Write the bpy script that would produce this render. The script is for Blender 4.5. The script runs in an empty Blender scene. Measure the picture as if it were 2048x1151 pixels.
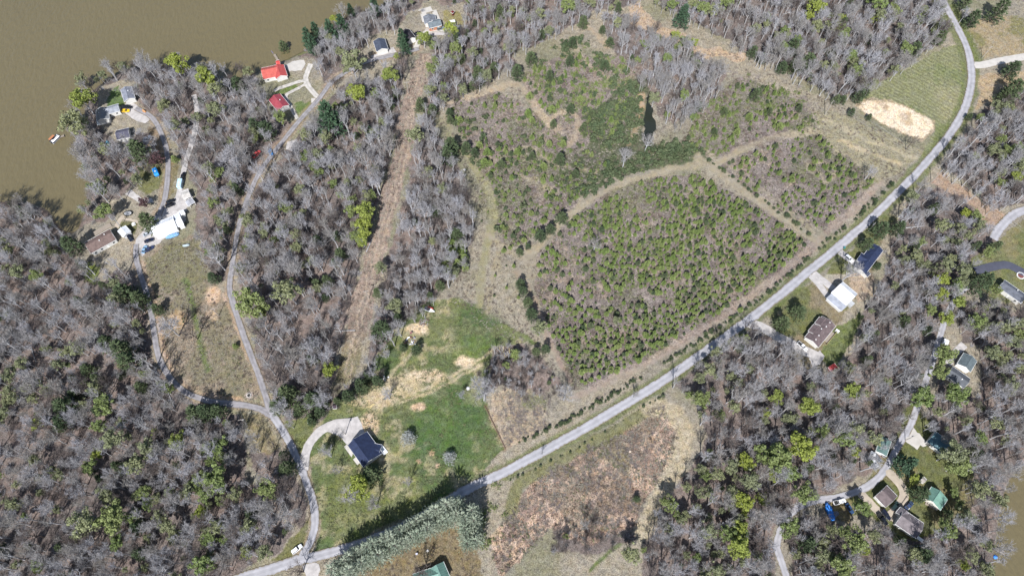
import bpy, math, random
import numpy as np
from mathutils import Vector, Matrix

R = math.radians
rng = random.Random(7)
nrg = np.random.default_rng(7)
scene = bpy.context.scene
col = scene.collection

# ------------------------------------------------------------------ camera
CAM_H, TILT, FPX, IW, IH = 300.0, 26.0, 1365.0, 2048.0, 1151.0
cd = bpy.data.cameras.new('camera'); cd.sensor_width = 36.0; cd.lens = FPX / IW * 36.0
cd.clip_start = 1.0; cd.clip_end = 20000.0
cam = bpy.data.objects.new('camera', cd); col.objects.link(cam)
cam.location = (0, 0, CAM_H); cam.rotation_euler = (R(TILT), 0, 0)
scene.camera = cam

# ------------------------------------------------------------------ light
SUN_EL, SUN_AZ = 47.0, 12.0            # shadows fall towards +Y, 12 degrees to +X
wd = bpy.data.worlds.new('World'); scene.world = wd; wd.use_nodes = True
wn = wd.node_tree.nodes; wl_ = wd.node_tree.links
for n in list(wn): wn.remove(n)
sky = wn.new('ShaderNodeTexSky'); sky.sky_type = 'NISHITA'; sky.sun_disc = False
sky.sun_elevation = R(SUN_EL); sky.sun_rotation = R(180 + SUN_AZ)
bg = wn.new('ShaderNodeBackground'); bg.inputs['Strength'].default_value = 0.085
wo = wn.new('ShaderNodeOutputWorld')
wl_.new(sky.outputs[0], bg.inputs[0]); wl_.new(bg.outputs[0], wo.inputs[0])
sd = bpy.data.lights.new('sun', 'SUN'); sd.energy = 4.5; sd.angle = R(0.5); sd.color = (1.0, 0.99, 0.985)
sun = bpy.data.objects.new('sun', sd); col.objects.link(sun)
dirv = Vector((math.sin(R(SUN_AZ)) * math.cos(R(SUN_EL)), math.cos(R(SUN_AZ)) * math.cos(R(SUN_EL)), -math.sin(R(SUN_EL))))
sun.rotation_euler = dirv.to_track_quat('-Z', 'Y').to_euler(); sun.location = (0, -100, 200)
scene.view_settings.view_transform = 'Standard'; scene.view_settings.look = 'None'
scene.view_settings.gamma = 1.0; scene.view_settings.exposure = 0.66
scene.view_settings.use_curve_mapping = False

# ------------------------------------------------------------------ map maths
_th = R(TILT)
AX_D = np.array([0, math.sin(_th), -math.cos(_th)]); AX_U = np.array([0, math.cos(_th), math.sin(_th)])

def unproj(px, py, z=0.0):
    v = AX_D * FPX + np.array([1, 0, 0]) * (px - IW / 2) - AX_U * (py - IH / 2)
    t = (z - CAM_H) / v[2]
    return v[0] * t, v[1] * t

def proj(x, y, z=0.0):
    D = AX_D[1] * y + AX_D[2] * (z - CAM_H)
    D = np.maximum(D, 20.0)
    return IW / 2 + FPX * x / D, IH / 2 - FPX * (AX_U[1] * y + AX_U[2] * (z - CAM_H)) / D

_tab = nrg.random((257, 257)); _tab[256] = _tab[0]; _tab[:, 256] = _tab[:, 0]
def vnoise(x, y, s, seed=0):
    x = np.asarray(x, float) / s + seed * 17.13; y = np.asarray(y, float) / s + seed * 31.7
    xi = np.floor(x).astype(int); yi = np.floor(y).astype(int); fx = x - xi; fy = y - yi
    fx = fx * fx * (3 - 2 * fx); fy = fy * fy * (3 - 2 * fy); xi &= 255; yi &= 255
    a = _tab[yi, xi]; b = _tab[yi, xi + 1]; c = _tab[yi + 1, xi]; d = _tab[yi + 1, xi + 1]
    return (a * (1 - fx) + b * fx) * (1 - fy) + (c * (1 - fx) + d * fx) * fy
def fbm(x, y, s, seed=0, o=3):
    t = 0; a = 0.5; n = 0
    for k in range(o):
        t = t + a * vnoise(x, y, s / 2 ** k, seed + k); n += a; a *= 0.55
    return t / n

def inpoly(px, py, poly):
    px = np.asarray(px, float); py = np.asarray(py, float); r = np.zeros(px.shape, bool)
    n = len(poly)
    for i in range(n):
        x0, y0 = poly[i]; x1, y1 = poly[(i + 1) % n]
        if y0 == y1: continue
        c = ((y0 > py) != (y1 > py)) & (px < (x1 - x0) * (py - y0) / (y1 - y0) + x0)
        r ^= c
    return r
def dline(px, py, pts, lim=60):
    px = np.asarray(px, float); py = np.asarray(py, float); d = np.full(px.shape, 1e9)
    for (x0, y0), (x1, y1) in zip(pts[:-1], pts[1:]):
        m = (px > min(x0, x1) - lim) & (px < max(x0, x1) + lim) & (py > min(y0, y1) - lim) & (py < max(y0, y1) + lim)
        if not m.any(): continue
        qx = px[m]; qy = py[m]; dx = x1 - x0; dy = y1 - y0
        t = np.clip(((qx - x0) * dx + (qy - y0) * dy) / max(dx * dx + dy * dy, 1e-9), 0, 1)
        d[m] = np.minimum(d[m], np.hypot(qx - x0 - t * dx, qy - y0 - t * dy))
    return d
def spline(pts, n=6):
    P = [np.array(p, float) for p in pts]; P = [2 * P[0] - P[1]] + P + [2 * P[-1] - P[-2]]; out = []
    for i in range(1, len(P) - 2):
        for k in range(n):
            t = k / n
            out.append(0.5 * ((2 * P[i]) + (-P[i - 1] + P[i + 1]) * t + (2 * P[i - 1] - 5 * P[i] + 4 * P[i + 1] - P[i + 2]) * t * t + (-P[i - 1] + 3 * P[i] - 3 * P[i + 1] + P[i + 2]) * t ** 3))
    out.append(P[-2]); return [tuple(p) for p in out]

# ------------------------------------------------------------------ map data (photo pixel coordinates, read as map coordinates)
LAKE = [(-900, -900), (840, -900), (800, -10), (748, 14), (700, 22), (655, 52), (618, 84), (590, 108), (565, 112), (545, 122), (505, 142), (470, 152), (440, 150), (405, 138), (372, 120), (300, 122), (250, 132), (205, 158), (178, 178), (165, 215), (150, 250), (142, 285), (160, 315), (172, 345), (168, 395), (158, 435), (140, 470), (122, 462), (105, 440), (95, 412), (55, 395), (0, 392), (-900, 400)]
COVE = [(2900, 900), (2048, 930), (2022, 962), (2016, 1000), (2006, 1050), (2000, 1100), (1998, 1400), (2900, 1400)]
POND = [(1284, 190), (1296, 197), (1304, 220), (1313, 248), (1310, 270), (1298, 284), (1282, 276), (1277, 262), (1284, 230)]
MAIN = spline([(430, 1172), (500, 1150), (560, 1132), (600, 1118), (640, 1110), (700, 1094), (760, 1072), (830, 1040), (890, 1005), (940, 975), (1000, 947), (1060, 916), (1130, 878), (1200, 838), (1260, 802), (1320, 765), (1380, 724), (1440, 681), (1500, 637), (1560, 590), (1620, 540), (1680, 491), (1730, 448), (1780, 400), (1830, 350), (1870, 305), (1900, 268), (1926, 225), (1940, 180), (1942, 140), (1935, 100), (1920, 65), (1900, 28), (1880, -8), (1850, -60)])
LANE_S = spline([(604, 1112), (622, 1080), (630, 1045), (625, 1000), (610, 955), (590, 908), (566, 862), (540, 824)])
LANE_W = spline([(546, 832), (520, 817), (490, 810), (450, 806), (405, 798), (368, 782), (338, 752), (318, 715), (309, 670), (301, 620), (292, 580), (280, 545), (272, 512), (273, 488)])
LANE_N = spline([(542, 828), (534, 800), (522, 765), (504, 715), (484, 660), (466, 605), (459, 570), (466, 520), (476, 460), (488, 420), (500, 385), (522, 340), (560, 290), (600, 240), (640, 195), (662, 166), (700, 140), (745, 120), (800, 108), (838, 98)])
LANE_P = spline([(318, 432), (330, 395), (336, 345), (334, 305), (322, 265), (302, 234), (272, 216)])
TRACK_P = spline([(340, 420), (356, 395), (366, 350), (374, 315), (388, 270), (394, 225), (388, 190)])
DRIVE_D = spline([(607, 940), (612, 905), (622, 882), (640, 862), (668, 848), (700, 843)])
DRIVE_C = spline([(1942, 130), (1965, 130), (2000, 122), (2060, 112), (2150, 96)])
DRIVE_H = spline([(1490, 643), (1525, 655), (1560, 676), (1590, 692), (1620, 706), (1640, 716)])
DRIVE_B1 = spline([(1612, 543), (1632, 562), (1650, 585), (1660, 598)])
DRIVE_B2 = spline([(1622, 540), (1640, 556), (1655, 568), (1668, 578)])
DRIVE_N = spline([(1675, 499), (1690, 512), (1712, 528)])
DRIVE_R = spline([(2120, 400), (2048, 420), (2022, 434), (2000, 456), (1986, 478)])
DRIVE_A = spline([(1950, 542), (1985, 533), (2015, 530), (2040, 541), (2070, 556), (2140, 590)])
LANE_R = spline([(1935, 572), (1915, 590), (1890, 640), (1872, 700), (1852, 760), (1832, 820), (1818, 856), (1804, 878), (1786, 910), (1766, 944), (1738, 970), (1700, 987), (1660, 996), (1632, 1001), (1600, 1012), (1570, 1040), (1554, 1085), (1562, 1120), (1578, 1165)])
DRIVE_F1 = spline([(1768, 938), (1785, 950), (1800, 968), (1808, 985), (1805, 1002), (1790, 1022), (1778, 1036)])
DRIVE_F2 = spline([(1718, 982), (1735, 1000), (1752, 1018), (1766, 1032)])
DRIVE_K = spline([(1806, 872), (1820, 880), (1838, 893)])
DRIVE_G = spline([(1895, 728), (1905, 712), (1918, 698), (1928, 688)])
DRIVE_T = spline([(830, 100), (838, 82), (850, 66), (872, 60), (900, 62)])
DRIVE_T3 = spline([(745, 118), (760, 112), (790, 100)])
DRIVE_R1 = spline([(638, 196), (622, 180), (612, 160), (616, 142), (622, 128)])
DRIVE_R2 = spline([(614, 160), (590, 166), (560, 176), (548, 182)])
DRIVE_R3 = spline([(612, 168), (590, 180), (572, 192), (582, 215), (595, 238)])
PADS = [  # name, polygon, material key
    ('gravel_yard', [(655, 862), (672, 846), (700, 836), (716, 832), (724, 848), (728, 864), (704, 882), (694, 889), (680, 872)], 'gravel'),
    ('gravel_lot', [(268, 498), (272, 478), (285, 462), (305, 440), (318, 420), (345, 400), (362, 380), (376, 376), (386, 396), (380, 412), (368, 428), (372, 440), (352, 468), (330, 478), (300, 500), (284, 512)], 'gravel'),
    ('gravel_lot', [(244, 214), (255, 205), (270, 208), (292, 228), (300, 240), (290, 246), (268, 240), (252, 228)], 'gravel'),
    ('gravel_yard', [(600, 1124), (616, 1122), (638, 1126), (640, 1140), (632, 1160), (612, 1150)], 'gravel'),
    ('concrete_slab', [(569, 130), (586, 122), (608, 120), (612, 128), (602, 142), (578, 142)], 'concrete'),
    ('concrete_slab', [(622, 196), (636, 198), (645, 196), (630, 215), (622, 205)], 'concrete'),
    ('gravel_yard', [(1486, 636), (1506, 632), (1520, 648), (1512, 660), (1490, 652)], 'gravel'),
    ('gravel_yard', [(1618, 716), (1640, 700), (1650, 712), (1640, 728), (1625, 732)], 'gravel'),
    ('gravel_yard', [(575, 284), (592, 280), (600, 292), (590, 304), (572, 298)], 'gravel'),
    ('concrete_slab', [(1812, 850), (1820, 848), (1856, 886), (1846, 894), (1815, 868)], 'concrete'),
    ('gravel_yard', [(250, 388), (262, 378), (285, 398), (305, 396), (308, 404), (282, 408)], 'gravel'),
    ('gravel_yard', [(850, 58), (868, 55), (905, 60), (900, 68), (870, 72), (846, 74)], 'gravel'),
    ('concrete_path', [(229, 450), (244, 430), (250, 432), (236, 456)], 'sandpath'),
    ('concrete_path', [(246, 436), (252, 440), (276, 446), (277, 440), (252, 436)], 'sandpath'),
]
ROADS = [  # name, line, width m, mat
    ('main_road', MAIN, 4.5, 'asphalt'), ('lane', LANE_S, 3.7, 'asphalt'), ('lane', LANE_W, 3.0, 'oldasphalt'), ('lane', LANE_N, 3.1, 'oldasphalt'),
    ('lane', LANE_P, 3.2, 'oldasphalt'), ('track', TRACK_P, 2.8, 'gravel'), ('driveway', DRIVE_D, 4.0, 'gravel'), ('driveway', DRIVE_C, 4.8, 'concrete'),
    ('driveway', DRIVE_H, 4.8, 'gravel'), ('driveway', DRIVE_B1, 3.2, 'gravel'), ('driveway', DRIVE_B2, 3.4, 'gravel'), ('driveway', DRIVE_N, 3.6, 'gravel'),
    ('lane', DRIVE_R, 5.0, 'asphalt'), ('driveway', DRIVE_A, 4.4, 'darkasphalt'), ('lane', LANE_R, 3.2, 'asphalt'), ('driveway', DRIVE_F1, 4.0, 'sandpath'),
    ('driveway', DRIVE_F2, 3.6, 'sandpath'), ('driveway', DRIVE_K, 3.4, 'concrete'), ('driveway', DRIVE_G, 3.4, 'gravel'), ('driveway', DRIVE_T, 3.8, 'paledrive'),
    ('driveway', DRIVE_T3, 5.0, 'gravel'), ('driveway', DRIVE_R1, 3.6, 'paledrive'), ('driveway', DRIVE_R2, 2.4, 'paledrive'), ('driveway', DRIVE_R3, 2.4, 'paledrive'),
]
CORR = [(838, 108), (866, 108), (846, 180), (832, 250), (815, 330), (800, 395), (782, 455), (760, 535), (745, 600), (728, 670), (716, 735), (690, 770), (668, 762), (684, 690), (702, 610), (728, 520), (752, 430), (774, 350), (796, 250), (812, 175)]
FOREST = {
    'the big woods below the lake inlet': [(-160, 380), (40, 396), (96, 420), (130, 474), (160, 500), (196, 520), (262, 545), (280, 600), (298, 690), (330, 768), (378, 806), (480, 830), (488, 860), (484, 905), (500, 960), (555, 1000), (590, 1060), (560, 1100), (500, 1128), (470, 1160), (440, 1200), (-160, 1200)],
    'the wooded point by the lake': [(110, 230), (185, 140), (260, 116), (370, 100), (440, 140), (500, 130), (520, 165), (540, 200), (600, 235), (560, 280), (500, 375), (470, 460), (455, 560), (430, 560), (405, 520), (392, 440), (392, 380), (360, 300), (330, 250), (262, 200), (235, 175), (200, 200), (190, 240), (230, 270), (270, 260), (310, 270), (325, 310), (300, 340), (262, 372), (240, 400), (200, 400), (240, 440), (190, 460), (150, 470), (160, 400), (160, 330), (120, 280)],
    'the woods between the lane and the cleared strip': [(490, 430), (512, 375), (570, 300), (650, 215), (700, 165), (760, 150), (815, 118), (800, 200), (780, 310), (748, 420), (720, 530), (694, 630), (676, 710), (660, 770), (640, 800), (560, 808), (535, 770), (500, 660), (475, 570), (482, 490)],
    'the narrow woods right of the cleared strip': [(868, 108), (960, 120), (1010, 90), (1030, 130), (980, 165), (915, 195), (870, 215), (868, 260), (905, 310), (935, 380), (948, 450), (920, 545), (880, 580), (852, 620), (800, 668), (762, 720), (730, 745), (745, 650), (770, 560), (800, 430), (830, 300), (850, 190)],
    'the woods along the top edge': [(600, 96), (690, 30), (790, 0), (880, -140), (1250, -140), (1285, 0), (1200, 20), (1120, 60), (1060, 90), (1000, 120), (900, 130), (860, 100), (830, 60), (760, 60), (640, 190), (600, 150)],
    'the grey copse above the pond': [(1205, 22), (1270, 25), (1330, 66), (1400, 108), (1450, 145), (1440, 185), (1400, 225), (1350, 255), (1318, 240), (1300, 190), (1265, 140), (1230, 105), (1205, 60)],
    'the woods at the upper right': [(1300, -140), (1860, -140), (1905, 50), (1885, 85), (1800, 140), (1720, 190), (1660, 190), (1590, 150), (1500, 112), (1430, 70), (1370, 34), (1310, 0)],
    'the woods right of the bend': [(2200, 170), (2010, 185), (1955, 240), (1900, 300), (1880, 330), (1930, 365), (1985, 420), (2040, 405), (2200, 380)],
    'the long right hand woods': [(1822, 375), (1880, 372), (1930, 400), (1985, 470), (1962, 520), (1935, 560), (1905, 620), (1885, 700), (1850, 790), (1815, 850), (1795, 880), (1765, 920), (1735, 950), (1660, 985), (1600, 1000), (1545, 1050), (1545, 1200), (1285, 1200), (1285, 1080), (1325, 1010), (1388, 930), (1412, 870), (1400, 810), (1340, 765), (1440, 690), (1500, 655), (1560, 690), (1610, 730), (1660, 752), (1705, 700), (1722, 630), (1765, 560), (1790, 480)],
    'the woods by the brown cove': [(1920, 610), (2000, 600), (2200, 640), (2200, 900), (2050, 930), (2010, 970), (2000, 1060), (1995, 1200), (1590, 1200), (1580, 1080), (1610, 1030), (1650, 1040), (1700, 1060), (1780, 1060), (1830, 1090), (1880, 1060), (1935, 1010), (1925, 930), (1860, 850), (1850, 800), (1880, 760), (1960, 790), (1960, 720), (1920, 680)],
    'the strip of trees left of the lane': [(500, 860), (555, 890), (590, 950), (612, 1010), (606, 1060), (560, 1010), (520, 950), (490, 905)],
    'the thicket above the gravel drive': [(545, 775), (640, 800), (690, 770), (735, 730), (780, 745), (720, 800), (640, 840), (575, 850), (550, 815)],
    'the scrub below the brush pile': [(985, 690), (1030, 680), (1085, 720), (1130, 770), (1060, 790), (1000, 775), (965, 790), (950, 770)],
    'the dark clump at the bottom': [(1105, 1060), (1200, 1040), (1250, 1050), (1270, 1080), (1200, 1110), (1110, 1105)],
}
CLEARINGS = [[(200, 170), (268, 165), (290, 230), (250, 300), (190, 255)], [(500, 110), (570, 100), (640, 130), (650, 200), (600, 250), (540, 225), (505, 150)],
             [(795, 45), (850, 5), (930, 10), (925, 70), (850, 110), (800, 105)], [(1890, 670), (1960, 690), (1960, 790), (1890, 770)], [(740, 78), (785, 70), (792, 108), (745, 118)],
             [(1640, 1000), (1715, 1000), (1715, 1045), (1650, 1045)], [(150, 460), (235, 440), (260, 500), (210, 560), (160, 520)], [(1945, 520), (2060, 520), (2060, 640), (1990, 600)]]

# smooth lake mask on a coarse lattice
_gx = np.arange(-900, 2900, 10.0); _gy = np.arange(-900, 1400, 10.0)
_GX, _GY = np.meshgrid(_gx, _gy)
_m = (inpoly(_GX, _GY, LAKE) | inpoly(_GX, _GY, COVE)).astype(float)
for _ in range(4):
    _p = np.pad(_m, 1, 'edge'); _m = (_p[:-2, 1:-1] + _p[2:, 1:-1] + _p[1:-1, :-2] + _p[1:-1, 2:] + _p[1:-1, 1:-1]) / 5
def lakemask(px, py):
    fx = np.clip((np.asarray(px, float) + 900) / 10, 0, len(_gx) - 1.001); fy = np.clip((np.asarray(py, float) + 900) / 10, 0, len(_gy) - 1.001)
    xi = fx.astype(int); yi = fy.astype(int); fx = fx - xi; fy = fy - yi
    return (_m[yi, xi] * (1 - fx) + _m[yi, xi + 1] * fx) * (1 - fy) + (_m[yi + 1, xi] * (1 - fx) + _m[yi + 1, xi + 1] * fx) * fy
WATER_Z = -3.0
def height(x, y):
    x = np.asarray(x, float); y = np.asarray(y, float)
    h = 0.9 * np.sin(x / 31 + 0.4) * np.cos(y / 37 + 1.1) + 0.6 * np.sin(x / 19 - y / 27)
    px, py = proj(x, y, 0.0)
    h = h * np.clip(1.6 - np.hypot(x, y - 170) / 400, 0, 1)
    m = lakemask(px, py); m = m * m * (3 - 2 * m)
    dp = np.clip((1 - np.hypot((px - 1297) / np.clip(10 + (py - 200) * .13, 7, 22), (py - 238) / 56) + .7 * (vnoise(x, y, 4.5, 11) - .5)) * 2.6, 0, 1)
    return h * (1 - m) - 5.6 * m - 1.6 * dp
def ground_at(px, py, zab=0.0):
    z = zab
    for _ in range(5):
        x, y = unproj(px, py, z); z = float(height(x, y)) + zab
    return x, y, z - zab
def normal_at(x, y):
    e = 1.0
    return Vector((float(height(x - e, y) - height(x + e, y)), float(height(x, y - e) - height(x, y + e)), 2 * e)).normalized()

# ------------------------------------------------------------------ materials
def S(r, g, b, k=1.5):
    f = lambda c: ((c / 255 + 0.055) / 1.055) ** 2.4 if c > 10 else c / 255 / 12.92
    return tuple(min(0.9, f(c) / k) for c in (r, g, b))
MATS = {}
def mat(name, c, rough=0.8, var=0.18, scale=2.0, rand=0.0, hue=None, metallic=0.0, bump=0.0, bscale=8.0, trans=0.0, detail=4.0, spec=0.3, coords='Object'):
    m = bpy.data.materials.new(name); m.use_nodes = True; nt = m.node_tree; N = nt.nodes; L = nt.links
    p = N['Principled BSDF']; p.inputs['Roughness'].default_value = rough; p.inputs['Metallic'].default_value = metallic
    p.inputs['Specular IOR Level'].default_value = spec
    tc = N.new('ShaderNodeTexCoord'); nz = N.new('ShaderNodeTexNoise'); nz.inputs['Scale'].default_value = scale; nz.inputs['Detail'].default_value = detail
    L.new(tc.outputs[coords], nz.inputs['Vector'])
    mr = N.new('ShaderNodeMapRange'); mr.inputs['From Min'].default_value = 0.3; mr.inputs['From Max'].default_value = 0.7
    mr.inputs['To Min'].default_value = 1 - var; mr.inputs['To Max'].default_value = 1 + var; L.new(nz.outputs[0], mr.inputs['Value'])
    base = None
    if hue is not None or rand:
        oi = N.new('ShaderNodeObjectInfo'); mx = N.new('ShaderNodeMix'); mx.data_type = 'RGBA'
        mx.inputs['A'].default_value = (*c, 1); h2 = hue or tuple(v * (1 - rand) for v in c); mx.inputs['B'].default_value = (*h2, 1)
        L.new(oi.outputs['Random'], mx.inputs['Factor']); base = mx.outputs['Result']
    vm = N.new('ShaderNodeVectorMath'); vm.operation = 'SCALE'; L.new(mr.outputs[0], vm.inputs['Scale'])
    if base is not None: L.new(base, vm.inputs[0])
    else: vm.inputs[0].default_value = c
    L.new(vm.outputs[0], p.inputs['Base Color'])
    if bump:
        nb = N.new('ShaderNodeTexNoise'); nb.inputs['Scale'].default_value = bscale; nb.inputs['Detail'].default_value = 5; L.new(tc.outputs[coords], nb.inputs['Vector'])
        bp = N.new('ShaderNodeBump'); bp.inputs['Strength'].default_value = bump; bp.inputs['Distance'].default_value = 0.25
        L.new(nb.outputs[0], bp.inputs['Height']); L.new(bp.outputs[0], p.inputs['Normal'])
    if trans:
        tr = N.new('ShaderNodeBsdfTranslucent'); L.new(vm.outputs[0], tr.inputs['Color']); ms = N.new('ShaderNodeMixShader'); ms.inputs[0].default_value = trans
        L.new(p.outputs[0], ms.inputs[1]); L.new(tr.outputs[0], ms.inputs[2]); L.new(ms.outputs[0], N['Material Output'].inputs[0])
    MATS[name] = m; return m

mat('asphalt', S(184, 182, 186), 0.85, 0.16, 0.35, bump=0.15, detail=8)
mat('oldasphalt', S(160, 156, 158), 0.9, 0.24, 0.45, bump=0.2, detail=8)
mat('darkasphalt', S(88, 90, 104), 0.8, 0.15, 0.4, detail=8)
mat('gravel', S(204, 198, 194), 0.95, 0.2, 0.5, bump=0.4, detail=9)
mat('concrete', S(212, 206, 198), 0.85, 0.1, 0.4, detail=8)
mat('paledrive', S(206, 200, 192), 0.9, 0.22, 0.6, bump=0.2, detail=8)
mat('sandpath', S(198, 184, 166), 0.95, 0.15, 0.5, bump=0.3, detail=8)
BARK = mat('bark_pale', (0.44, 0.435, 0.445), 0.9, 0.2, 3, hue=(0.29, 0.28, 0.275))
BARKD = mat('bark_dark', (0.10, 0.08, 0.07), 0.95, 0.2, 3)
TWIG = mat('twig_grey', (0.365, 0.36, 0.385), 0.9, 0.2, 1.5, hue=(0.26, 0.24, 0.215), trans=0.15)
TWIGD = mat('twig_dark', (0.14, 0.115, 0.105), 0.9, 0.2, 1.5, hue=(0.10, 0.085, 0.08))
LEAF = {
    'Y': mat('leaf_yellow_green', (0.28, 0.32, 0.06), 0.7, 0.3, 1.2, hue=(0.24, 0.285, 0.075), trans=0.25),
    'G': mat('leaf_green', (0.18, 0.235, 0.08), 0.7, 0.3, 1.2, hue=(0.225, 0.26, 0.10), trans=0.25),
    'P': mat('leaf_pale_olive', (0.25, 0.265, 0.135), 0.75, 0.3, 1.2, hue=(0.205, 0.225, 0.125), trans=0.2),
    'E': mat('needle_dark_green', (0.05, 0.075, 0.036), 0.8, 0.35, 1.5, hue=(0.085, 0.11, 0.05)),
    'C': mat('needle_bright_green', (0.13, 0.185, 0.05), 0.8, 0.3, 2, hue=(0.19, 0.23, 0.08)),
    'B': mat('needle_blue_green', (0.045, 0.085, 0.045), 0.8, 0.3, 1.5, hue=(0.05, 0.09, 0.052)),
    'T': mat('thicket_green', (0.06, 0.085, 0.042), 0.8, 0.4, 1.5, hue=(0.10, 0.12, 0.06)),
    'V': mat('needle_silver', (0.39, 0.43, 0.335), 0.8, 0.22, 1.5, hue=(0.31, 0.365, 0.27), trans=0.15),
    'M': mat('leaf_maroon', (0.075, 0.040, 0.042), 0.8, 0.3, 1.5),
    'W': mat('blossom_grey', (0.30, 0.315, 0.30), 0.8, 0.25, 1.5),
}
SCRUB = mat('scrub_mauve', (0.235, 0.20, 0.195), 0.9, 0.2, 2, hue=(0.30, 0.262, 0.24))
TUFT = mat('dry_grass', (0.335, 0.305, 0.25), 0.9, 0.2, 2, hue=(0.26, 0.24, 0.195))
DARKW = mat('dead_weed', (0.12, 0.095, 0.08), 0.9, 0.2, 2, hue=(0.18, 0.145, 0.12))
WEED = mat('weed_green', (0.11, 0.13, 0.06), 0.85, 0.25, 2, hue=(0.175, 0.18, 0.09))
GLASS = mat('window_glass', (0.02, 0.025, 0.03), 0.12, 0.1, 1, spec=0.5)
WHITE = mat('white_paint', (0.78, 0.78, 0.76), 0.6, 0.05, 1)
RUBBER = mat('rubber', (0.02, 0.02, 0.02), 0.8, 0.1, 3)
WOOD = mat('weathered_wood', (0.26, 0.22, 0.18), 0.9, 0.2, 3)
WOODP = mat('pole_wood', (0.34, 0.31, 0.28), 0.9, 0.15, 3)
BRICK = mat('orange_brick', (0.42, 0.19, 0.11), 0.85, 0.2, 3)
TIN = mat('galvanised_metal', (0.45, 0.46, 0.47), 0.45, 0.15, 0.6, metallic=0.2)
STONE = mat('pale_stone', (0.5, 0.48, 0.45), 0.9, 0.2, 2)
BLUE = mat('blue_tarp', (0.035, 0.20, 0.62), 0.5, 0.2, 1.2, bump=0.5, bscale=3)
EARTH = mat('red_mulch', (0.16, 0.06, 0.05), 0.95, 0.2, 2)
_colcache = {}
def paint(c, rough=0.35, var=0.04, metallic=0.0, bump=0, scale=1.0, tag_='paint'):
    k = (c, rough, bump, tag_)
    if k not in _colcache: _colcache[k] = mat('%s_%d' % (tag_, len(_colcache)), c, rough, var, scale, bump=bump, metallic=metallic, detail=8)
    return _colcache[k]
def roofmat(c): return paint(c, 0.75, 0.26, 0, 0.25, 0.8, 'roofing')

def wear(name, edge):
    # crown, wheel tracks and a ragged, soil-stained edge along a road strip
    m = MATS[name]; N = m.node_tree.nodes; L = m.node_tree.links; p = N['Principled BSDF']; src = p.inputs['Base Color'].links[0].from_socket
    at = N.new('ShaderNodeAttribute'); at.attribute_name = 'across'; tc = N.new('ShaderNodeTexCoord'); nz = N.new('ShaderNodeTexNoise'); nz.inputs['Scale'].default_value = 0.9; nz.inputs['Detail'].default_value = 6; L.new(tc.outputs['Object'], nz.inputs['Vector'])
    ad = N.new('ShaderNodeMath'); ad.operation = 'MULTIPLY_ADD'; L.new(nz.outputs[0], ad.inputs[0]); ad.inputs[1].default_value = 0.7; L.new(at.outputs['Fac'], ad.inputs[2])
    cr = N.new('ShaderNodeValToRGB'); e = cr.color_ramp.elements; e[0].position = 0.0; e[0].color = (0, 0, 0, 1); e[1].position = 1.0; e[1].color = (1, 1, 1, 1)
    mr = N.new('ShaderNodeMapRange'); mr.inputs['From Min'].default_value = 1.12; mr.inputs['From Max'].default_value = 1.3; L.new(ad.outputs[0], mr.inputs['Value'])
    wt = N.new('ShaderNodeMath'); wt.operation = 'COMPARE'; L.new(at.outputs['Fac'], wt.inputs[0]); wt.inputs[1].default_value = 0.45; wt.inputs[2].default_value = 0.2
    sc = N.new('ShaderNodeMath'); sc.operation = 'MULTIPLY_ADD'; L.new(wt.outputs[0], sc.inputs[0]); sc.inputs[1].default_value = 0.14; sc.inputs[2].default_value = 0.92
    vm = N.new('ShaderNodeVectorMath'); vm.operation = 'SCALE'; L.new(src, vm.inputs[0]); L.new(sc.outputs[0], vm.inputs['Scale'])
    mx = N.new('ShaderNodeMix'); mx.data_type = 'RGBA'; L.new(mr.outputs[0], mx.inputs['Factor']); L.new(vm.outputs[0], mx.inputs['A']); mx.inputs['B'].default_value = (*edge, 1); L.new(mx.outputs['Result'], p.inputs['Base Color'])
for k_ in ('asphalt', 'oldasphalt'): wear(k_, S(140, 128, 106))
for k_ in ('paledrive',): wear(k_, S(140, 132, 104))
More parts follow.
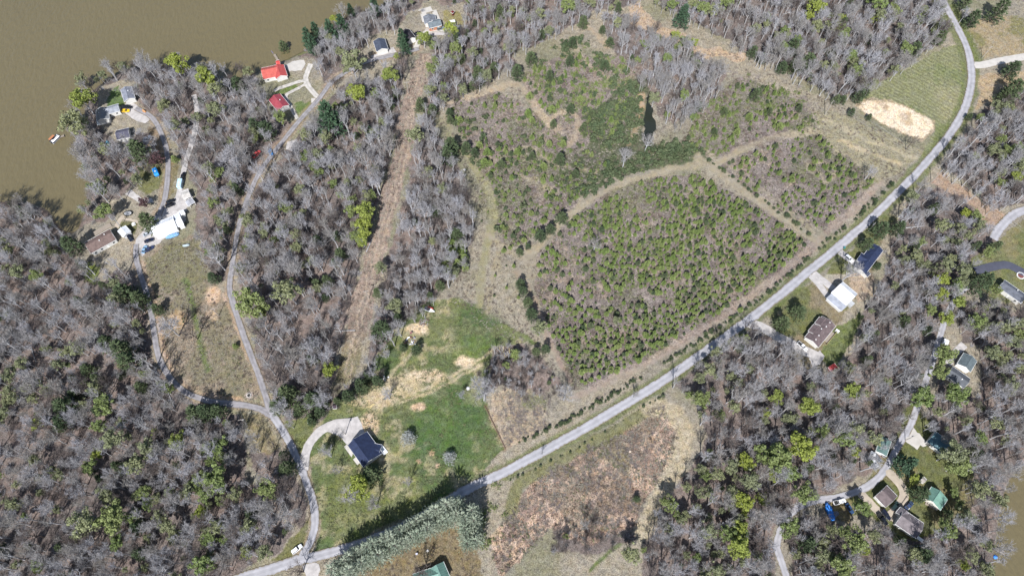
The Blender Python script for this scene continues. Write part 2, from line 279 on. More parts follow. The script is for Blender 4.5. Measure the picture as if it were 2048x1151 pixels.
# ------------------------------------------------------------------ mesh helpers
class MB:
    def __init__(s): s.v = []; s.f = []; s.m = []; s.mats = []
    def mi(s, m):
        if m not in s.mats: s.mats.append(m)
        return s.mats.index(m)
    def face(s, pts, m):
        n = len(s.v); s.v += [tuple(p) for p in pts]; s.f.append(tuple(range(n, n + len(pts)))); s.m.append(s.mi(m))
    def box(s, x0, x1, y0, y1, z0, z1, m, M=None):
        P = [Vector(p) for p in ((x0, y0, z0), (x1, y0, z0), (x1, y1, z0), (x0, y1, z0), (x0, y0, z1), (x1, y0, z1), (x1, y1, z1), (x0, y1, z1))]
        if M is not None: P = [M @ p for p in P]
        n = len(s.v); s.v += [tuple(p) for p in P]; k = s.mi(m)
        for q in ((3, 2, 1, 0), (4, 5, 6, 7), (0, 1, 5, 4), (1, 2, 6, 5), (2, 3, 7, 6), (3, 0, 4, 7)):
            s.f.append(tuple(n + i for i in q)); s.m.append(k)
    def tube(s, pts, rad, m, n=5, cap=False):
        k = s.mi(m); prev = None; pts = [Vector(p) for p in pts]
        for i, p in enumerate(pts):
            d = (pts[min(i + 1, len(pts) - 1)] - pts[max(i - 1, 0)]).normalized()
            a = d.orthogonal().normalized(); b = d.cross(a)
            st = len(s.v)
            for j in range(n):
                t = 2 * math.pi * j / n; s.v.append(tuple(p + (a * math.cos(t) + b * math.sin(t)) * rad[i]))
            if prev is not None:
                for j in range(n): s.f.append((prev + j, prev + (j + 1) % n, st + (j + 1) % n, st + j)); s.m.append(k)
            prev = st
        if cap: s.f.append(tuple(prev + j for j in range(n))); s.m.append(k)
    def prism(s, poly, z0, z1, m):
        n = len(s.v); c = len(poly); k = s.mi(m); s.v += [(x, y, z0) for x, y in poly] + [(x, y, z1) for x, y in poly]
        s.f.append(tuple(n + c + i for i in range(c))); s.m.append(k)
        for i in range(c): s.f.append((n + i, n + (i + 1) % c, n + c + (i + 1) % c, n + c + i)); s.m.append(k)
    def loft(s, secs, m, cap=True):
        k = s.mi(m); st = []
        for sc in secs: st.append(len(s.v)); s.v += [tuple(p) for p in sc]
        n = len(secs[0])
        for a, b in zip(st[:-1], st[1:]):
            for j in range(n): s.f.append((a + j, a + (j + 1) % n, b + (j + 1) % n, b + j)); s.m.append(k)
        if cap:
            s.f.append(tuple(st[0] + j for j in reversed(range(n)))); s.m.append(k); s.f.append(tuple(st[-1] + j for j in range(n))); s.m.append(k)
    def mesh(s, name, smooth=False):
        me = bpy.data.meshes.new(name); me.from_pydata(s.v, [], s.f)
        for m in s.mats: me.materials.append(m)
        me.polygons.foreach_set('material_index', s.m)
        if smooth: me.polygons.foreach_set('use_smooth', [True] * len(s.f))
        me.update(); return me
    def build(s, name, parent=None, smooth=False):
        o = bpy.data.objects.new(name, s.mesh(name, smooth)); col.objects.link(o)
        if parent is not None: o.parent = parent
        return o
def tag(o, label=None, cat=None, group=None, kind=None):
    if label: o['label'] = label
    if cat: o['category'] = cat
    if group: o['group'] = group
    if kind: o['kind'] = kind
    return o
def thing(name, label, cat, loc=(0, 0, 0), rotz=0.0, group=None, align=False):
    o = bpy.data.objects.new(name, None); col.objects.link(o); o.empty_display_size = 0.5; o.location = loc
    if align:
        n = normal_at(loc[0], loc[1]); q = Vector((0, 0, 1)).rotation_difference(n)
        o.rotation_euler = (q.to_matrix() @ Matrix.Rotation(rotz, 3, 'Z')).to_euler()
    else: o.rotation_euler = (0, 0, rotz)
    return tag(o, label, cat, group)

# ------------------------------------------------------------------ ground
def axis(lo, hi, step, far):
    a = list(np.arange(lo, hi + step / 2, step)); s = step; x = a[-1]; up = []
    while x < far: s *= 1.5; x += s; up.append(x)
    s = step; x = a[0]; dn = []
    while x > -far: s *= 1.5; x -= s; dn.append(x)
    return np.array(dn[::-1] + a + up)
XS = axis(-365, 365, 0.85, 5000); YS = axis(-25, 385, 0.85, 5000)
GX, GY = np.meshgrid(XS, YS); PX, PY = proj(GX, GY, 0.0)
HZ = height(GX, GY)
roadmask = np.zeros(GX.shape)
for nm, ln, w, mk in ROADS:
    d = dline(PX, PY, ln, 40); roadmask = np.maximum(roadmask, np.clip(1.6 - d / (w / 0.23 * 0.5 + 3), 0, 1))
for nm, pg, mk in PADS:
    roadmask = np.maximum(roadmask, inpoly(PX, PY, pg).astype(float))
roadmask = np.clip(roadmask, 0, 1)
C = np.zeros(GX.shape + (3,)); G = np.full(GX.shape, 0.6); ROWS = np.zeros(GX.shape)
n1 = fbm(GX, GY, 14, 1, 4); n2 = fbm(GX, GY, 40, 5, 4); n3 = fbm(GX, GY, 5, 9, 3); n4 = fbm(GX, GY, 22, 13, 4)
WXp = PX + (fbm(GX, GY, 9, 21, 3) - 0.5) * 26; WYp = PY + (fbm(GX, GY, 9, 27, 3) - 0.5) * 26
WXs = PX + (fbm(GX, GY, 4, 31, 2) - 0.5) * 9; WYs = PY + (fbm(GX, GY, 4, 37, 2) - 0.5) * 9
def blend(mask, c, k=1.0):
    mk = (np.asarray(mask, float) * k)[..., None]; C[:] = C * (1 - mk) + np.array(c) * mk
def ss(a, b, x): t = np.clip((x - a) / (b - a), 0, 1); return t * t * (3 - 2 * t)
DRY = S(162, 152, 134); MAUVE = S(140, 128, 124); LAWN = S(106, 116, 78); LUSH = S(88, 106, 68); STRAW = S(202, 184, 152); LITTER = S(128, 117, 111); TAN = S(176, 156, 136)
GREY = S(146, 139, 126); OLIVE = S(116, 120, 86); SAND = S(236, 216, 188); MOWN = S(172, 160, 136); SOIL = S(206, 172, 144)
blend(np.ones(GX.shape), DRY); blend(ss(0.45, 0.65, n1), GREY, 0.7); blend(ss(0.52, 0.7, n2), OLIVE, 0.45)
wood = np.zeros(GX.shape, bool)
for k, pg in FOREST.items(): wood |= inpoly(WXp, WYp, pg)
for pg in CLEARINGS: wood &= ~inpoly(WXp, WYp, pg)
far_out = (PX < -160) | (PX > 2210) | (PY < -140) | (PY > 1200)
wood |= far_out
blend(wood, LITTER); blend(wood & (n3 > 0.55), S(98, 90, 87), 0.6); blend(wood & (n1 > 0.56), S(150, 132, 122), 0.5)
PLANT = [(1075, 520), (1130, 440), (1250, 368), (1390, 345), (1480, 390), (1560, 440), (1640, 490), (1560, 562), (1460, 635), (1330, 705), (1200, 768), (1150, 775), (1110, 700), (1070, 590)]
PLANT2 = [(1440, 330), (1580, 275), (1640, 265), (1755, 372), (1660, 470), (1560, 410)]
PLANT3 = [(890, 215), (1000, 180), (1110, 260), (1220, 330), (1080, 470), (1010, 500), (975, 430), (960, 340)]
PLANT4 = [(1030, 150), (1130, 110), (1250, 110), (1290, 180), (1230, 270), (1150, 300), (1080, 240)]
PLANT5 = [(1400, 215), (1480, 160), (1600, 180), (1640, 255), (1440, 315), (1370, 285)]
for pg in (PLANT, PLANT2, PLANT3, PLANT4, PLANT5):
    m = inpoly(WXp, WYp, pg); blend(m, MAUVE, 0.8); blend(m * ss(0.5, 0.62, n1), S(158, 142, 126), 0.7); blend(m * ss(0.50, 0.62, n4), S(106, 112, 78), 0.6); blend(m * ss(0.56, 0.64, n3), S(96, 84, 80), 0.5); G[m] = 0.9
for pg, c, k in [([(1400, 110), (1480, 115), (1640, 190), (1650, 250), (1560, 180), (1450, 150)], DRY, 0.8), ([(1640, 215), (1690, 230), (1840, 300), (1800, 350), (1760, 372), (1640, 265)], S(158, 150, 124), 0.9),
                 ([(1260, 0), (1320, 40), (1400, 95), (1500, 110), (1480, 125), (1400, 115), (1320, 72), (1255, 40)], S(190, 166, 140), 0.9)]:
    m = inpoly(WXp, WYp, pg); blend(m, c, k)
# green thicket ground round the pond
m = inpoly(WXp, WYp, [(1180, 290), (1170, 230), (1230, 180), (1285, 150), (1300, 200), (1280, 280), (1330, 300), (1400, 290), (1420, 320), (1260, 350), (1140, 390), (1100, 360)]); blend(m, S(80, 90, 64), 0.8)
# lower green meadow
MEADOW = [(790, 660), (850, 600), (930, 600), (1000, 640), (1080, 680), (1030, 690), (985, 690), (968, 790), (1012, 900), (940, 965), (830, 1030), (700, 1085), (632, 1100), (640, 1040), (620, 960), (625, 890), (660, 800), (720, 760)]
m = inpoly(WXp, WYp, MEADOW); blend(m, LAWN); blend(m * ss(0.47, 0.60, n1), S(138, 138, 94), 0.5); blend(m * ss(0.54, 0.66, n4), LUSH, 0.75); blend(m * ss(0.56, 0.66, n3), STRAW, 0.45)
for x, y, rx, ry, c, k in [(960, 660, 60, 45, LUSH, 0.7), (900, 850, 80, 90, S(80, 106, 62), 0.65), (940, 700, 50, 30, S(104, 122, 70), 0.5), (835, 655, 26, 12, S(222, 198, 166), 0.9), (890, 650, 30, 20, OLIVE, 0.4), (930, 724, 22, 12, S(230, 206, 174), 0.9),
                           (855, 752, 40, 14, S(226, 200, 168), 0.8), (800, 768, 50, 20, STRAW, 0.8), (836, 815, 15, 9, S(214, 184, 154), 0.95), (770, 790, 40, 25, STRAW, 0.6), (740, 850, 22, 26, S(214, 188, 158), 0.8), (770, 920, 14, 40, STRAW, 0.45),
                           (700, 1000, 60, 60, S(118, 122, 76), 0.5), (760, 1030, 110, 40, S(112, 118, 76), 0.4), (740, 800, 50, 20, S(206, 184, 152), 0.6), (863, 908, 5, 5, SOIL, 0.9), (838, 924, 4, 4, SOIL, 0.9), (875, 931, 5, 4, SOIL, 0.9), (1020, 620, 60, 26, DRY, 0.5)]:
    blend(ss(1.15, 0.7, np.hypot((WXs - x) / rx, (WYs - y) / ry)), c, k)
for ln, w, c, k in [([(790, 800), (880, 765), (960, 722), (990, 695)], 2.5, STRAW, 0.8), ([(800, 808), (885, 773), (965, 730)], 2.0, STRAW, 0.7), ([(760, 770), (830, 700), (850, 690)], 3, STRAW, 0.5), ([(970, 812), (1010, 897)], 2.0, S(146, 118, 98), 0.6)]:
    blend(ss(w + 2.5, w - 1, dline(WXs, WYs, ln)), c, k)
m = inpoly(WXp, WYp, [(985, 790), (1060, 775), (1100, 790), (1090, 850), (1040, 890), (1012, 892), (980, 830)]); blend(m, S(178, 160, 138), 0.85); blend(m * ss(0.52, 0.62, n1), S(100, 112, 70), 0.7)
# bracken field below the main road
BRACK = [(1030, 1010), (1060, 960), (1130, 925), (1250, 858), (1320, 815), (1350, 860), (1345, 920), (1300, 990), (1270, 1060), (1180, 1090), (1100, 1060), (1040, 1110), (1000, 1151), (980, 1080)]
m = inpoly(WXp, WYp, BRACK); blend(m, S(154, 132, 117)); blend(m * ss(0.48, 0.60, n3), S(200, 173, 150), 0.85); blend(m * ss(0.52, 0.64, n1), S(124, 112, 96), 0.6); blend(m * ss(0.58, 0.7, n4), S(92, 98, 62), 0.6); G[m] = 1.0
blend(ss(16, 9, dline(WXs, WYs, [(1018, 1030), (1036, 968), (1110, 922), (1240, 855), (1320, 805)])), S(128, 126, 90), 0.9)
blend(ss(24, 14, dline(WXs, WYs, [(1300, 815), (1345, 820), (1368, 860), (1358, 920), (1330, 970), (1302, 1030), (1288, 1060)])), S(184, 170, 144), 0.95)
blend(ss(6, 2, dline(WXs, WYs, [(1180, 1140), (1225, 1100), (1240, 1088)])), S(104, 116, 70), 0.9)
blend(inpoly(WXp, WYp, [(690, 1160), (760, 1120), (860, 1070), (910, 1050), (960, 1120), (970, 1200), (690, 1200)]), S(134, 120, 94))
# dry field between the two lanes on the left
m = inpoly(WXs, WYs, [(285, 512), (340, 480), (392, 470), (425, 560), (456, 600), (480, 680), (505, 740), (522, 790), (500, 806), (410, 790), (350, 755), (322, 690), (310, 610)])
blend(m, S(150, 136, 118)); blend(m * ss(0.46, 0.6, n1), S(130, 124, 100), 0.8)
blend(m * inpoly(WXp, WYp, [(290, 515), (345, 480), (395, 480), (415, 560), (330, 580)]), S(124, 122, 92), 0.65)
blend(m * ss(9, 3, dline(WXs, WYs, [(370, 560), (385, 610), (402, 690), (415, 740)])), S(108, 120, 74), 0.9)
blend(m * ss(1.1, 0.6, np.hypot((WXs - 425) / 18, (WYs - 590) / 22)), S(216, 184, 154), 0.9); blend(m * ss(1.1, 0.6, np.hypot((WXs - 425) / 15, (WYs - 630) / 15)), S(204, 176, 146), 0.8)
blend(ss(1.1, 0.6, np.hypot((WXs - 355) / 20, (WYs - 640) / 24)), S(204, 172, 132), 0.7); blend(ss(1.1, 0.8, np.hypot((PX - 498) / 8, (PY - 790) / 7)), S(206, 190, 180), 0.95)
for ln in ([(284, 530), (306, 610), (322, 700), (345, 755), (395, 792), (480, 802)], [(452, 590), (478, 655), (500, 715)]):
    blend(ss(5, 1, np.abs(dline(WXs, WYs, ln) - 4)), SOIL, 0.6)
# crop field, sand patch, right lawns
CROP = [(1700, 190), (1790, 150), (1885, 95), (1918, 90), (1932, 140), (1928, 190), (1905, 240), (1870, 290), (1840, 315), (1868, 262), (1860, 240), (1800, 212), (1740, 198)]
m = inpoly(WXs, WYs, CROP); blend(m, S(140, 140, 106)); blend(m * ss(0.5, 0.62, n1), S(126, 132, 92), 0.8); blend(m * ss(0.45, 0.3, n2), S(160, 154, 122), 0.7); ROWS[m] = 1
SANDP = [(1712, 212), (1745, 200), (1790, 208), (1830, 225), (1866, 242), (1866, 254), (1842, 278), (1815, 270), (1770, 250), (1730, 228)]
blend(inpoly(WXs, WYs, [(x + (x - 1790) * 0.06, y + (y - 238) * 0.16) for x, y in SANDP]), S(184, 164, 138), 0.8)
m = inpoly(WXs, WYs, SANDP); blend(m, SAND); blend(m * ss(0.55, 0.68, n3), S(192, 168, 138), 0.75)
m = inpoly(WXp, WYp, [(1925, 60), (1960, 40), (2200, 20), (2200, 100), (1960, 120)]); blend(m, S(166, 150, 122)); blend(m * ss(0.5, 0.62, n1), S(126, 124, 84), 0.8)
blend(inpoly(WXp, WYp, [(1955, 150), (2200, 120), (2200, 180), (2010, 185), (1955, 225)]), S(178, 158, 130))
blend(ss(12, 6, dline(WXs, WYs, [(1905, 20), (1938, 75), (1958, 120)])), S(112, 118, 78), 0.8)
for pg in ([(1630, 740), (1650, 700), (1700, 600), (1745, 560), (1770, 480), (1800, 440), (1780, 420), (1740, 460), (1680, 520), (1600, 580), (1530, 630), (1560, 680)],):
    m = inpoly(WXp, WYp, pg); blend(m, S(140, 128, 104)); blend(m * ss(0.47, 0.6, n1), S(112, 116, 76), 0.85)
blend(inpoly(WXp, WYp, [(1700, 545), (1750, 550), (1745, 590), (1715, 605)]), S(184, 164, 142), 0.9)
blend(inpoly(WXp, WYp, [(1640, 690), (1690, 640), (1720, 620), (1700, 690), (1665, 740), (1645, 730)]), S(110, 120, 72), 0.9)
blend(inpoly(WXp, WYp, [(1625, 560), (1650, 545), (1700, 545), (1690, 565), (1660, 600)]), S(196, 186, 172), 0.6)
m = inpoly(WXp, WYp, [(1985, 480), (2060, 430), (2200, 400), (2200, 640), (1990, 600), (1940, 560), (1945, 520)]); blend(m, S(114, 118, 76), 0.9); blend(m * ss(0.5, 0.62, n1), S(146, 134, 104), 0.6)
blend(inpoly(WXp, WYp, [(1880, 340), (1960, 400), (2020, 430), (1990, 470), (1930, 400), (1860, 360)]), S(172, 148, 128), 0.9)
for pg in ([(1790, 870), (1830, 800), (1860, 840), (1940, 930), (1960, 1000), (1900, 1060), (1830, 1090), (1760, 1050), (1640, 1000), (1720, 985)],):
    m = inpoly(WXp, WYp, pg); blend(m, S(106, 110, 68), 0.9); blend(m * ss(0.5, 0.62, n1), S(144, 130, 100), 0.6)
# yards among the woods
for pg, c in (([(280, 330), (330, 320), (330, 370), (300, 392), (280, 380)], S(118, 118, 78)), ([(335, 320), (368, 330), (350, 385), (325, 400)], S(132, 122, 92)), ([(300, 250), (330, 270), (325, 330), (298, 330)], S(140, 122, 98)), ([(215, 190), (240, 175), (248, 205), (215, 212)], S(94, 116, 66)),
             ([(230, 448), (276, 445), (270, 470), (240, 470)], S(110, 110, 74)), ([(540, 185), (590, 170), (600, 180), (570, 190), (560, 190)], S(108, 122, 70)), ([(590, 210), (620, 205), (612, 230), (598, 238)], S(104, 122, 70)), ([(555, 118), (605, 90), (615, 108), (570, 122)], S(140, 142, 98)),
             ([(885, 20), (920, 15), (920, 50), (895, 52)], S(150, 140, 96)), ([(165, 530), (200, 525), (195, 565), (172, 560)], S(120, 130, 74)), ([(1640, 1002), (1710, 1000), (1700, 1040), (1650, 1040)], S(140, 126, 92)), ([(565, 850), (640, 830), (612, 900), (600, 930)], S(112, 118, 72)),
             ([(486, 830), (525, 830), (560, 880), (545, 900), (500, 900)], S(150, 138, 108)), ([(600, 1060), (622, 1020), (610, 1090), (580, 1115), (540, 1120)], S(112, 112, 70))):
    blend(inpoly(WXp, WYp, pg), c, 0.9)
# power line strip
WXm = PX + (fbm(GX, GY, 6, 91, 3) - .5) * 20; m = inpoly(WXm, PY, CORR); blend(m, S(156, 139, 126)); blend(m * ss(0.5, 0.62, n1), S(138, 122, 112), 0.7); blend(m * ss(0.56, 0.66, n3), S(184, 162, 144), 0.6)
blend(m * ss(640, 730, PY), S(132, 128, 92), 0.7)
blend(ss(3.2, .8, np.abs(dline(WXs, WYs, [(852, 115), (828, 200), (806, 320), (770, 450), (738, 560), (715, 660), (695, 745)]) - 5)) * m, S(186, 168, 148), .7)
# mown and worn tracks in the fields
for ln, w, c in [([(1060, 510), (1100, 470), (1145, 428), (1200, 392), (1262, 362), (1330, 342), (1395, 328)], 4.5, MOWN), ([(1395, 312), (1425, 332), (1480, 372), (1545, 420), (1600, 462), (1640, 488)], 6, MOWN), ([(1430, 330), (1480, 296), (1530, 277), (1590, 264), (1640, 262)], 6, MOWN),
                 ([(880, 208), (935, 196), (985, 182), (1022, 166), (1045, 172), (1066, 200), (1080, 228), (1100, 245), (1118, 258)], 5, S(190, 172, 146)), ([(1100, 240), (1118, 224), (1138, 220), (1158, 236), (1156, 260), (1140, 292)], 4, S(190, 172, 146)),
                 ([(958, 610), (966, 540), (978, 470), (988, 430), (976, 370), (944, 325), (905, 275), (875, 240)], 8, S(156, 150, 118)), ([(975, 470), (1010, 500), (1060, 510)], 6, MOWN), ([(1410, 300), (1450, 325), (1500, 360), (1560, 405), (1620, 450)], 3, MOWN), ([(1000, 300), (1060, 290), (1110, 330), (1190, 345)], 2.5, S(178, 164, 140)), ([(1150, 90), (1180, 130), (1230, 160)], 3, S(178, 164, 140)), ([(905, 260), (960, 290), (1010, 340), (1070, 360), (1130, 400)], 2.5, S(172, 160, 136)), ([(1032, 545), (1068, 600), (1090, 660), (1112, 710), (1140, 760)], 5, S(160, 140, 126)),
                 ([(1150, 792), (1250, 745), (1335, 702), (1435, 640), (1535, 568), (1640, 480), (1760, 368)], 7, S(168, 152, 138)), ([(1612, 322), (1650, 325), (1675, 345), (1655, 362), (1620, 340), (1612, 322)], 3, MOWN), ([(1680, 280), (1740, 310), (1800, 330)], 2.5, STRAW), ([(1650, 240), (1720, 275), (1830, 318)], 3, S(190, 178, 150)),
                 ([(1000, 505), (985, 560), (975, 620)], 6, S(168, 156, 130)), ([(1285, 190), (1282, 230), (1272, 265), (1256, 288)], 4, S(200, 172, 142)), ([(1045, 520), (1080, 525), (1085, 555), (1040, 545)], 8, S(164, 152, 132)), ([(1165, 40), (1200, 70), (1215, 90)], 4, S(190, 168, 140))]:
    dd_ = dline(WXs, WYs, ln) + (n3 - .5) * 9; blend(ss(w + 4, w - 2, dd_) * (.62 + .38 * ss(.36, .56, n4)), c, 0.85); G -= 0.3 * ss(w + 4, w - 2, dline(WXs, WYs, ln))
# verges and shore
d = dline(WXs, WYs, MAIN, 40); blend(ss(21, 14, d) * (PY < 960), S(112, 120, 76), 0.75)
for ln in (LANE_W, LANE_N, LANE_S, LANE_P): blend(ss(13, 7, dline(WXs, WYs, ln, 40)), S(172, 150, 128), 0.55)
lm = lakemask(PX, PY); blend(ss(0.3, 0.5, lm), S(120, 104, 84), 0.8)
bump = (vnoise(GX, GY, 1.9, 3) - 0.5) * 0.42 + (vnoise(GX, GY, 0.95, 4) - 0.5) * 0.36
HZ = HZ + bump * (1 - roadmask) * G * (np.hypot(GX, GY - 170) < 420) - 0.06 * roadmask
nv = GX.size; ny, nx = GX.shape
me = bpy.data.meshes.new('ground')
co = np.stack([GX, GY, HZ], -1).reshape(-1, 3).astype(np.float32)
idx = np.arange(nv).reshape(ny, nx)
q = np.stack([idx[:-1, :-1], idx[:-1, 1:], idx[1:, 1:], idx[1:, :-1]], -1).reshape(-1, 4).astype(np.int32)
me.vertices.add(nv); me.vertices.foreach_set('co', co.ravel())
me.loops.add(q.size); me.loops.foreach_set('vertex_index', q.ravel())
me.polygons.add(len(q)); me.polygons.foreach_set('loop_start', np.arange(0, q.size, 4, dtype=np.int32))
me.update(calc_edges=True)
at = me.attributes.new('cover', 'FLOAT_COLOR', 'POINT')
at.data.foreach_set('color', np.concatenate([C, np.clip(G, 0, 1)[..., None]], -1).astype(np.float32).ravel())
at = me.attributes.new('rows', 'FLOAT', 'POINT'); at.data.foreach_set('value', ROWS.astype(np.float32).ravel())
gm = bpy.data.materials.new('ground_cover'); gm.use_nodes = True; N = gm.node_tree.nodes; L = gm.node_tree.links
p = N['Principled BSDF']; p.inputs['Roughness'].default_value = 0.95; p.inputs['Specular IOR Level'].default_value = 0.1
a1 = N.new('ShaderNodeAttribute'); a1.attribute_name = 'cover'; a2 = N.new('ShaderNodeAttribute'); a2.attribute_name = 'rows'
tc = N.new('ShaderNodeTexCoord')
def noise(sc, det=3, ro=0.6):
    n = N.new('ShaderNodeTexNoise'); n.inputs['Scale'].default_value = sc; n.inputs['Detail'].default_value = det; n.inputs['Roughness'].default_value = ro; L.new(tc.outputs['Object'], n.inputs['Vector']); return n.outputs[0]
def rmap(s, a, b, c, d):
    n = N.new('ShaderNodeMapRange'); L.new(s, n.inputs['Value'])
    for k, v in zip(('From Min', 'From Max', 'To Min', 'To Max'), (a, b, c, d)): n.inputs[k].default_value = v
    return n.outputs[0]
def mth(op, a, b):
    n = N.new('ShaderNodeMath'); n.operation = op
    for i, v in enumerate((a, b)):
        if isinstance(v, (int, float)): n.inputs[i].default_value = v
        else: L.new(v, n.inputs[i])
    return n.outputs[0]
fine = rmap(noise(2.2, 4, 0.7), 0.35, 0.65, -0.75, 0.75); mid = rmap(noise(0.55, 4, 0.65), 0.32, 0.68, -0.4, 0.4)
fac = mth('ADD', mth('MULTIPLY', mth('ADD', fine, mid), a1.outputs['Alpha']), 1.0)
mp = N.new('ShaderNodeMapping'); mp.inputs['Rotation'].default_value = (0, 0, R(-48)); L.new(tc.outputs['Object'], mp.inputs['Vector'])
wv = N.new('ShaderNodeTexWave'); wv.inputs['Scale'].default_value = 0.13; wv.inputs['Distortion'].default_value = 2.5; wv.inputs['Detail'].default_value = 3; wv.inputs['Detail Scale'].default_value = 1.5; L.new(mp.outputs[0], wv.inputs['Vector'])
fac = mth('MULTIPLY', fac, mth('ADD', 1.0, mth('MULTIPLY', a2.outputs['Fac'], rmap(wv.outputs['Fac'], 0, 1, -0.12, 0.12))))
vm = N.new('ShaderNodeVectorMath'); vm.operation = 'SCALE'; L.new(a1.outputs['Color'], vm.inputs[0]); L.new(fac, vm.inputs['Scale'])
hs = N.new('ShaderNodeHueSaturation'); L.new(vm.outputs[0], hs.inputs['Color']); L.new(rmap(noise(0.9, 3), 0.3, 0.7, 0.485, 0.515), hs.inputs['Hue']); L.new(rmap(noise(0.3, 3), 0.3, 0.7, 0.8, 1.2), hs.inputs['Saturation'])
L.new(hs.outputs[0], p.inputs['Base Color'])
bp = N.new('ShaderNodeBump'); bp.inputs['Strength'].default_value = 0.6; bp.inputs['Distance'].default_value = 0.3; L.new(noise(3.0, 4, 0.7), bp.inputs['Height']); L.new(bp.outputs[0], p.inputs['Normal'])
me.materials.append(gm)
go = bpy.data.objects.new('ground', me); col.objects.link(go); tag(go, kind='structure', label='open ground of dry fields, meadow and leaf-littered woodland floor')

# ------------------------------------------------------------------ water
def water(name, c, rough, sc, strength):
    m = bpy.data.materials.new(name); m.use_nodes = True; N = m.node_tree.nodes; L = m.node_tree.links; p = N['Principled BSDF']
    p.inputs['Base Color'].default_value = (*c, 1); p.inputs['Roughness'].default_value = rough
    tc = N.new('ShaderNodeTexCoord'); mp = N.new('ShaderNodeMapping'); mp.inputs['Rotation'].default_value = (0, 0, R(35)); mp.inputs['Scale'].default_value = (1.0, 0.45, 1); L.new(tc.outputs['Object'], mp.inputs['Vector'])
    n = N.new('ShaderNodeTexNoise'); n.inputs['Scale'].default_value = sc; n.inputs['Detail'].default_value = 4; L.new(mp.outputs[0], n.inputs['Vector'])
    n2_ = N.new('ShaderNodeTexNoise'); n2_.inputs['Scale'].default_value = 0.012; n2_.inputs['Detail'].default_value = 3; L.new(tc.outputs['Object'], n2_.inputs['Vector'])
    mr = N.new('ShaderNodeMapRange'); mr.inputs['To Min'].default_value = 0.90; mr.inputs['To Max'].default_value = 1.10; L.new(n2_.outputs[0], mr.inputs['Value'])
    vm = N.new('ShaderNodeVectorMath'); vm.operation = 'SCALE'; vm.inputs[0].default_value = c; L.new(mr.outputs[0], vm.inputs['Scale']); L.new(vm.outputs[0], p.inputs['Base Color'])
    b = N.new('ShaderNodeBump'); b.inputs['Strength'].default_value = strength; b.inputs['Distance'].default_value = 0.5; L.new(n.outputs[0], b.inputs['Height']); L.new(b.outputs[0], p.inputs['Normal'])
    return m
b = MB(); b.face([(-5200, -5200, WATER_Z), (5200, -5200, WATER_Z), (5200, 5200, WATER_Z), (-5200, 5200, WATER_Z)], water('lake_water', S(129, 118, 87, 1.66), 0.22, 0.55, 1.0))
tag(b.build('lake'), kind='structure', label='muddy brown lake water with fine ripples')
cx, cy, cz = ground_at(1296, 238)
b = MB(); wp = [(ground_at(x, y)[0], ground_at(x, y)[1]) for x, y in POND]; zc = float(height(*unproj(1296, 238))) + 1.0
cpx = sum(q_[0] for q_ in wp) / len(wp); cpy = sum(q_[1] for q_ in wp) / len(wp)
b.face([(cpx + (x - cpx) * 1.9, cpy + (y - cpy) * 1.25, zc - 0.1) for x, y in wp], water('pond_water', (0.022, 0.026, 0.02), 0.12, 1.0, 0.2))
tag(b.build('pond'), kind='structure', label='small black pond in the overgrown field')

# ------------------------------------------------------------------ roads, drives and pads
layer = 0
def strip(name, line, w, m):
    global layer
    layer += 1; pts = [ground_at(px, py) for px, py in line]; P = [np.array(p[:2]) for p in pts]
    D = [P[0]]
    for a, c in zip(P[:-1], P[1:]):
        n = max(1, int(np.hypot(*(c - a)) / 1.5)); D += [a + (c - a) * (k + 1) / n for k in range(n)]
    b = MB(); k = b.mi(m); rr = random.Random(layer); jl = jr = 0; AC = []; FR = (-1, -.8, -.45, 0, .45, .8, 1)
    for i, c in enumerate(D):
        t = D[min(i + 1, len(D) - 1)] - D[max(i - 1, 0)]; t = t / max(np.hypot(*t), 1e-6); nn = np.array([-t[1], t[0]])
        jl = jl * 0.7 + rr.uniform(-0.12, 0.12); jr = jr * 0.7 + rr.uniform(-0.12, 0.12)
        for fr in FR:
            s_ = fr * w / 2 + (jl if fr < -.7 else jr if fr > .7 else 0); AC.append(abs(fr))
            q_ = c + nn * s_; b.v.append((q_[0], q_[1], float(height(*q_)) + 0.02 + 0.004 * layer + 0.05 * (1 - fr * fr)))
        if i:
            for j in range(6): b.f.append((7 * i - 7 + j, 7 * i - 6 + j, 7 * i + 1 + j, 7 * i + j)); b.m.append(k)
    o = b.build(name, smooth=True); o.data.attributes.new('across', 'FLOAT', 'POINT').data.foreach_set('value', np.array(AC, np.float32)); return o
LANELABEL = {'main_road': 'straight pale grey main road crossing the whole landscape', 'lane': 'narrow worn asphalt lane', 'driveway': 'pale drive leading off to a house', 'track': 'gravel track through the trees'}
import bmesh
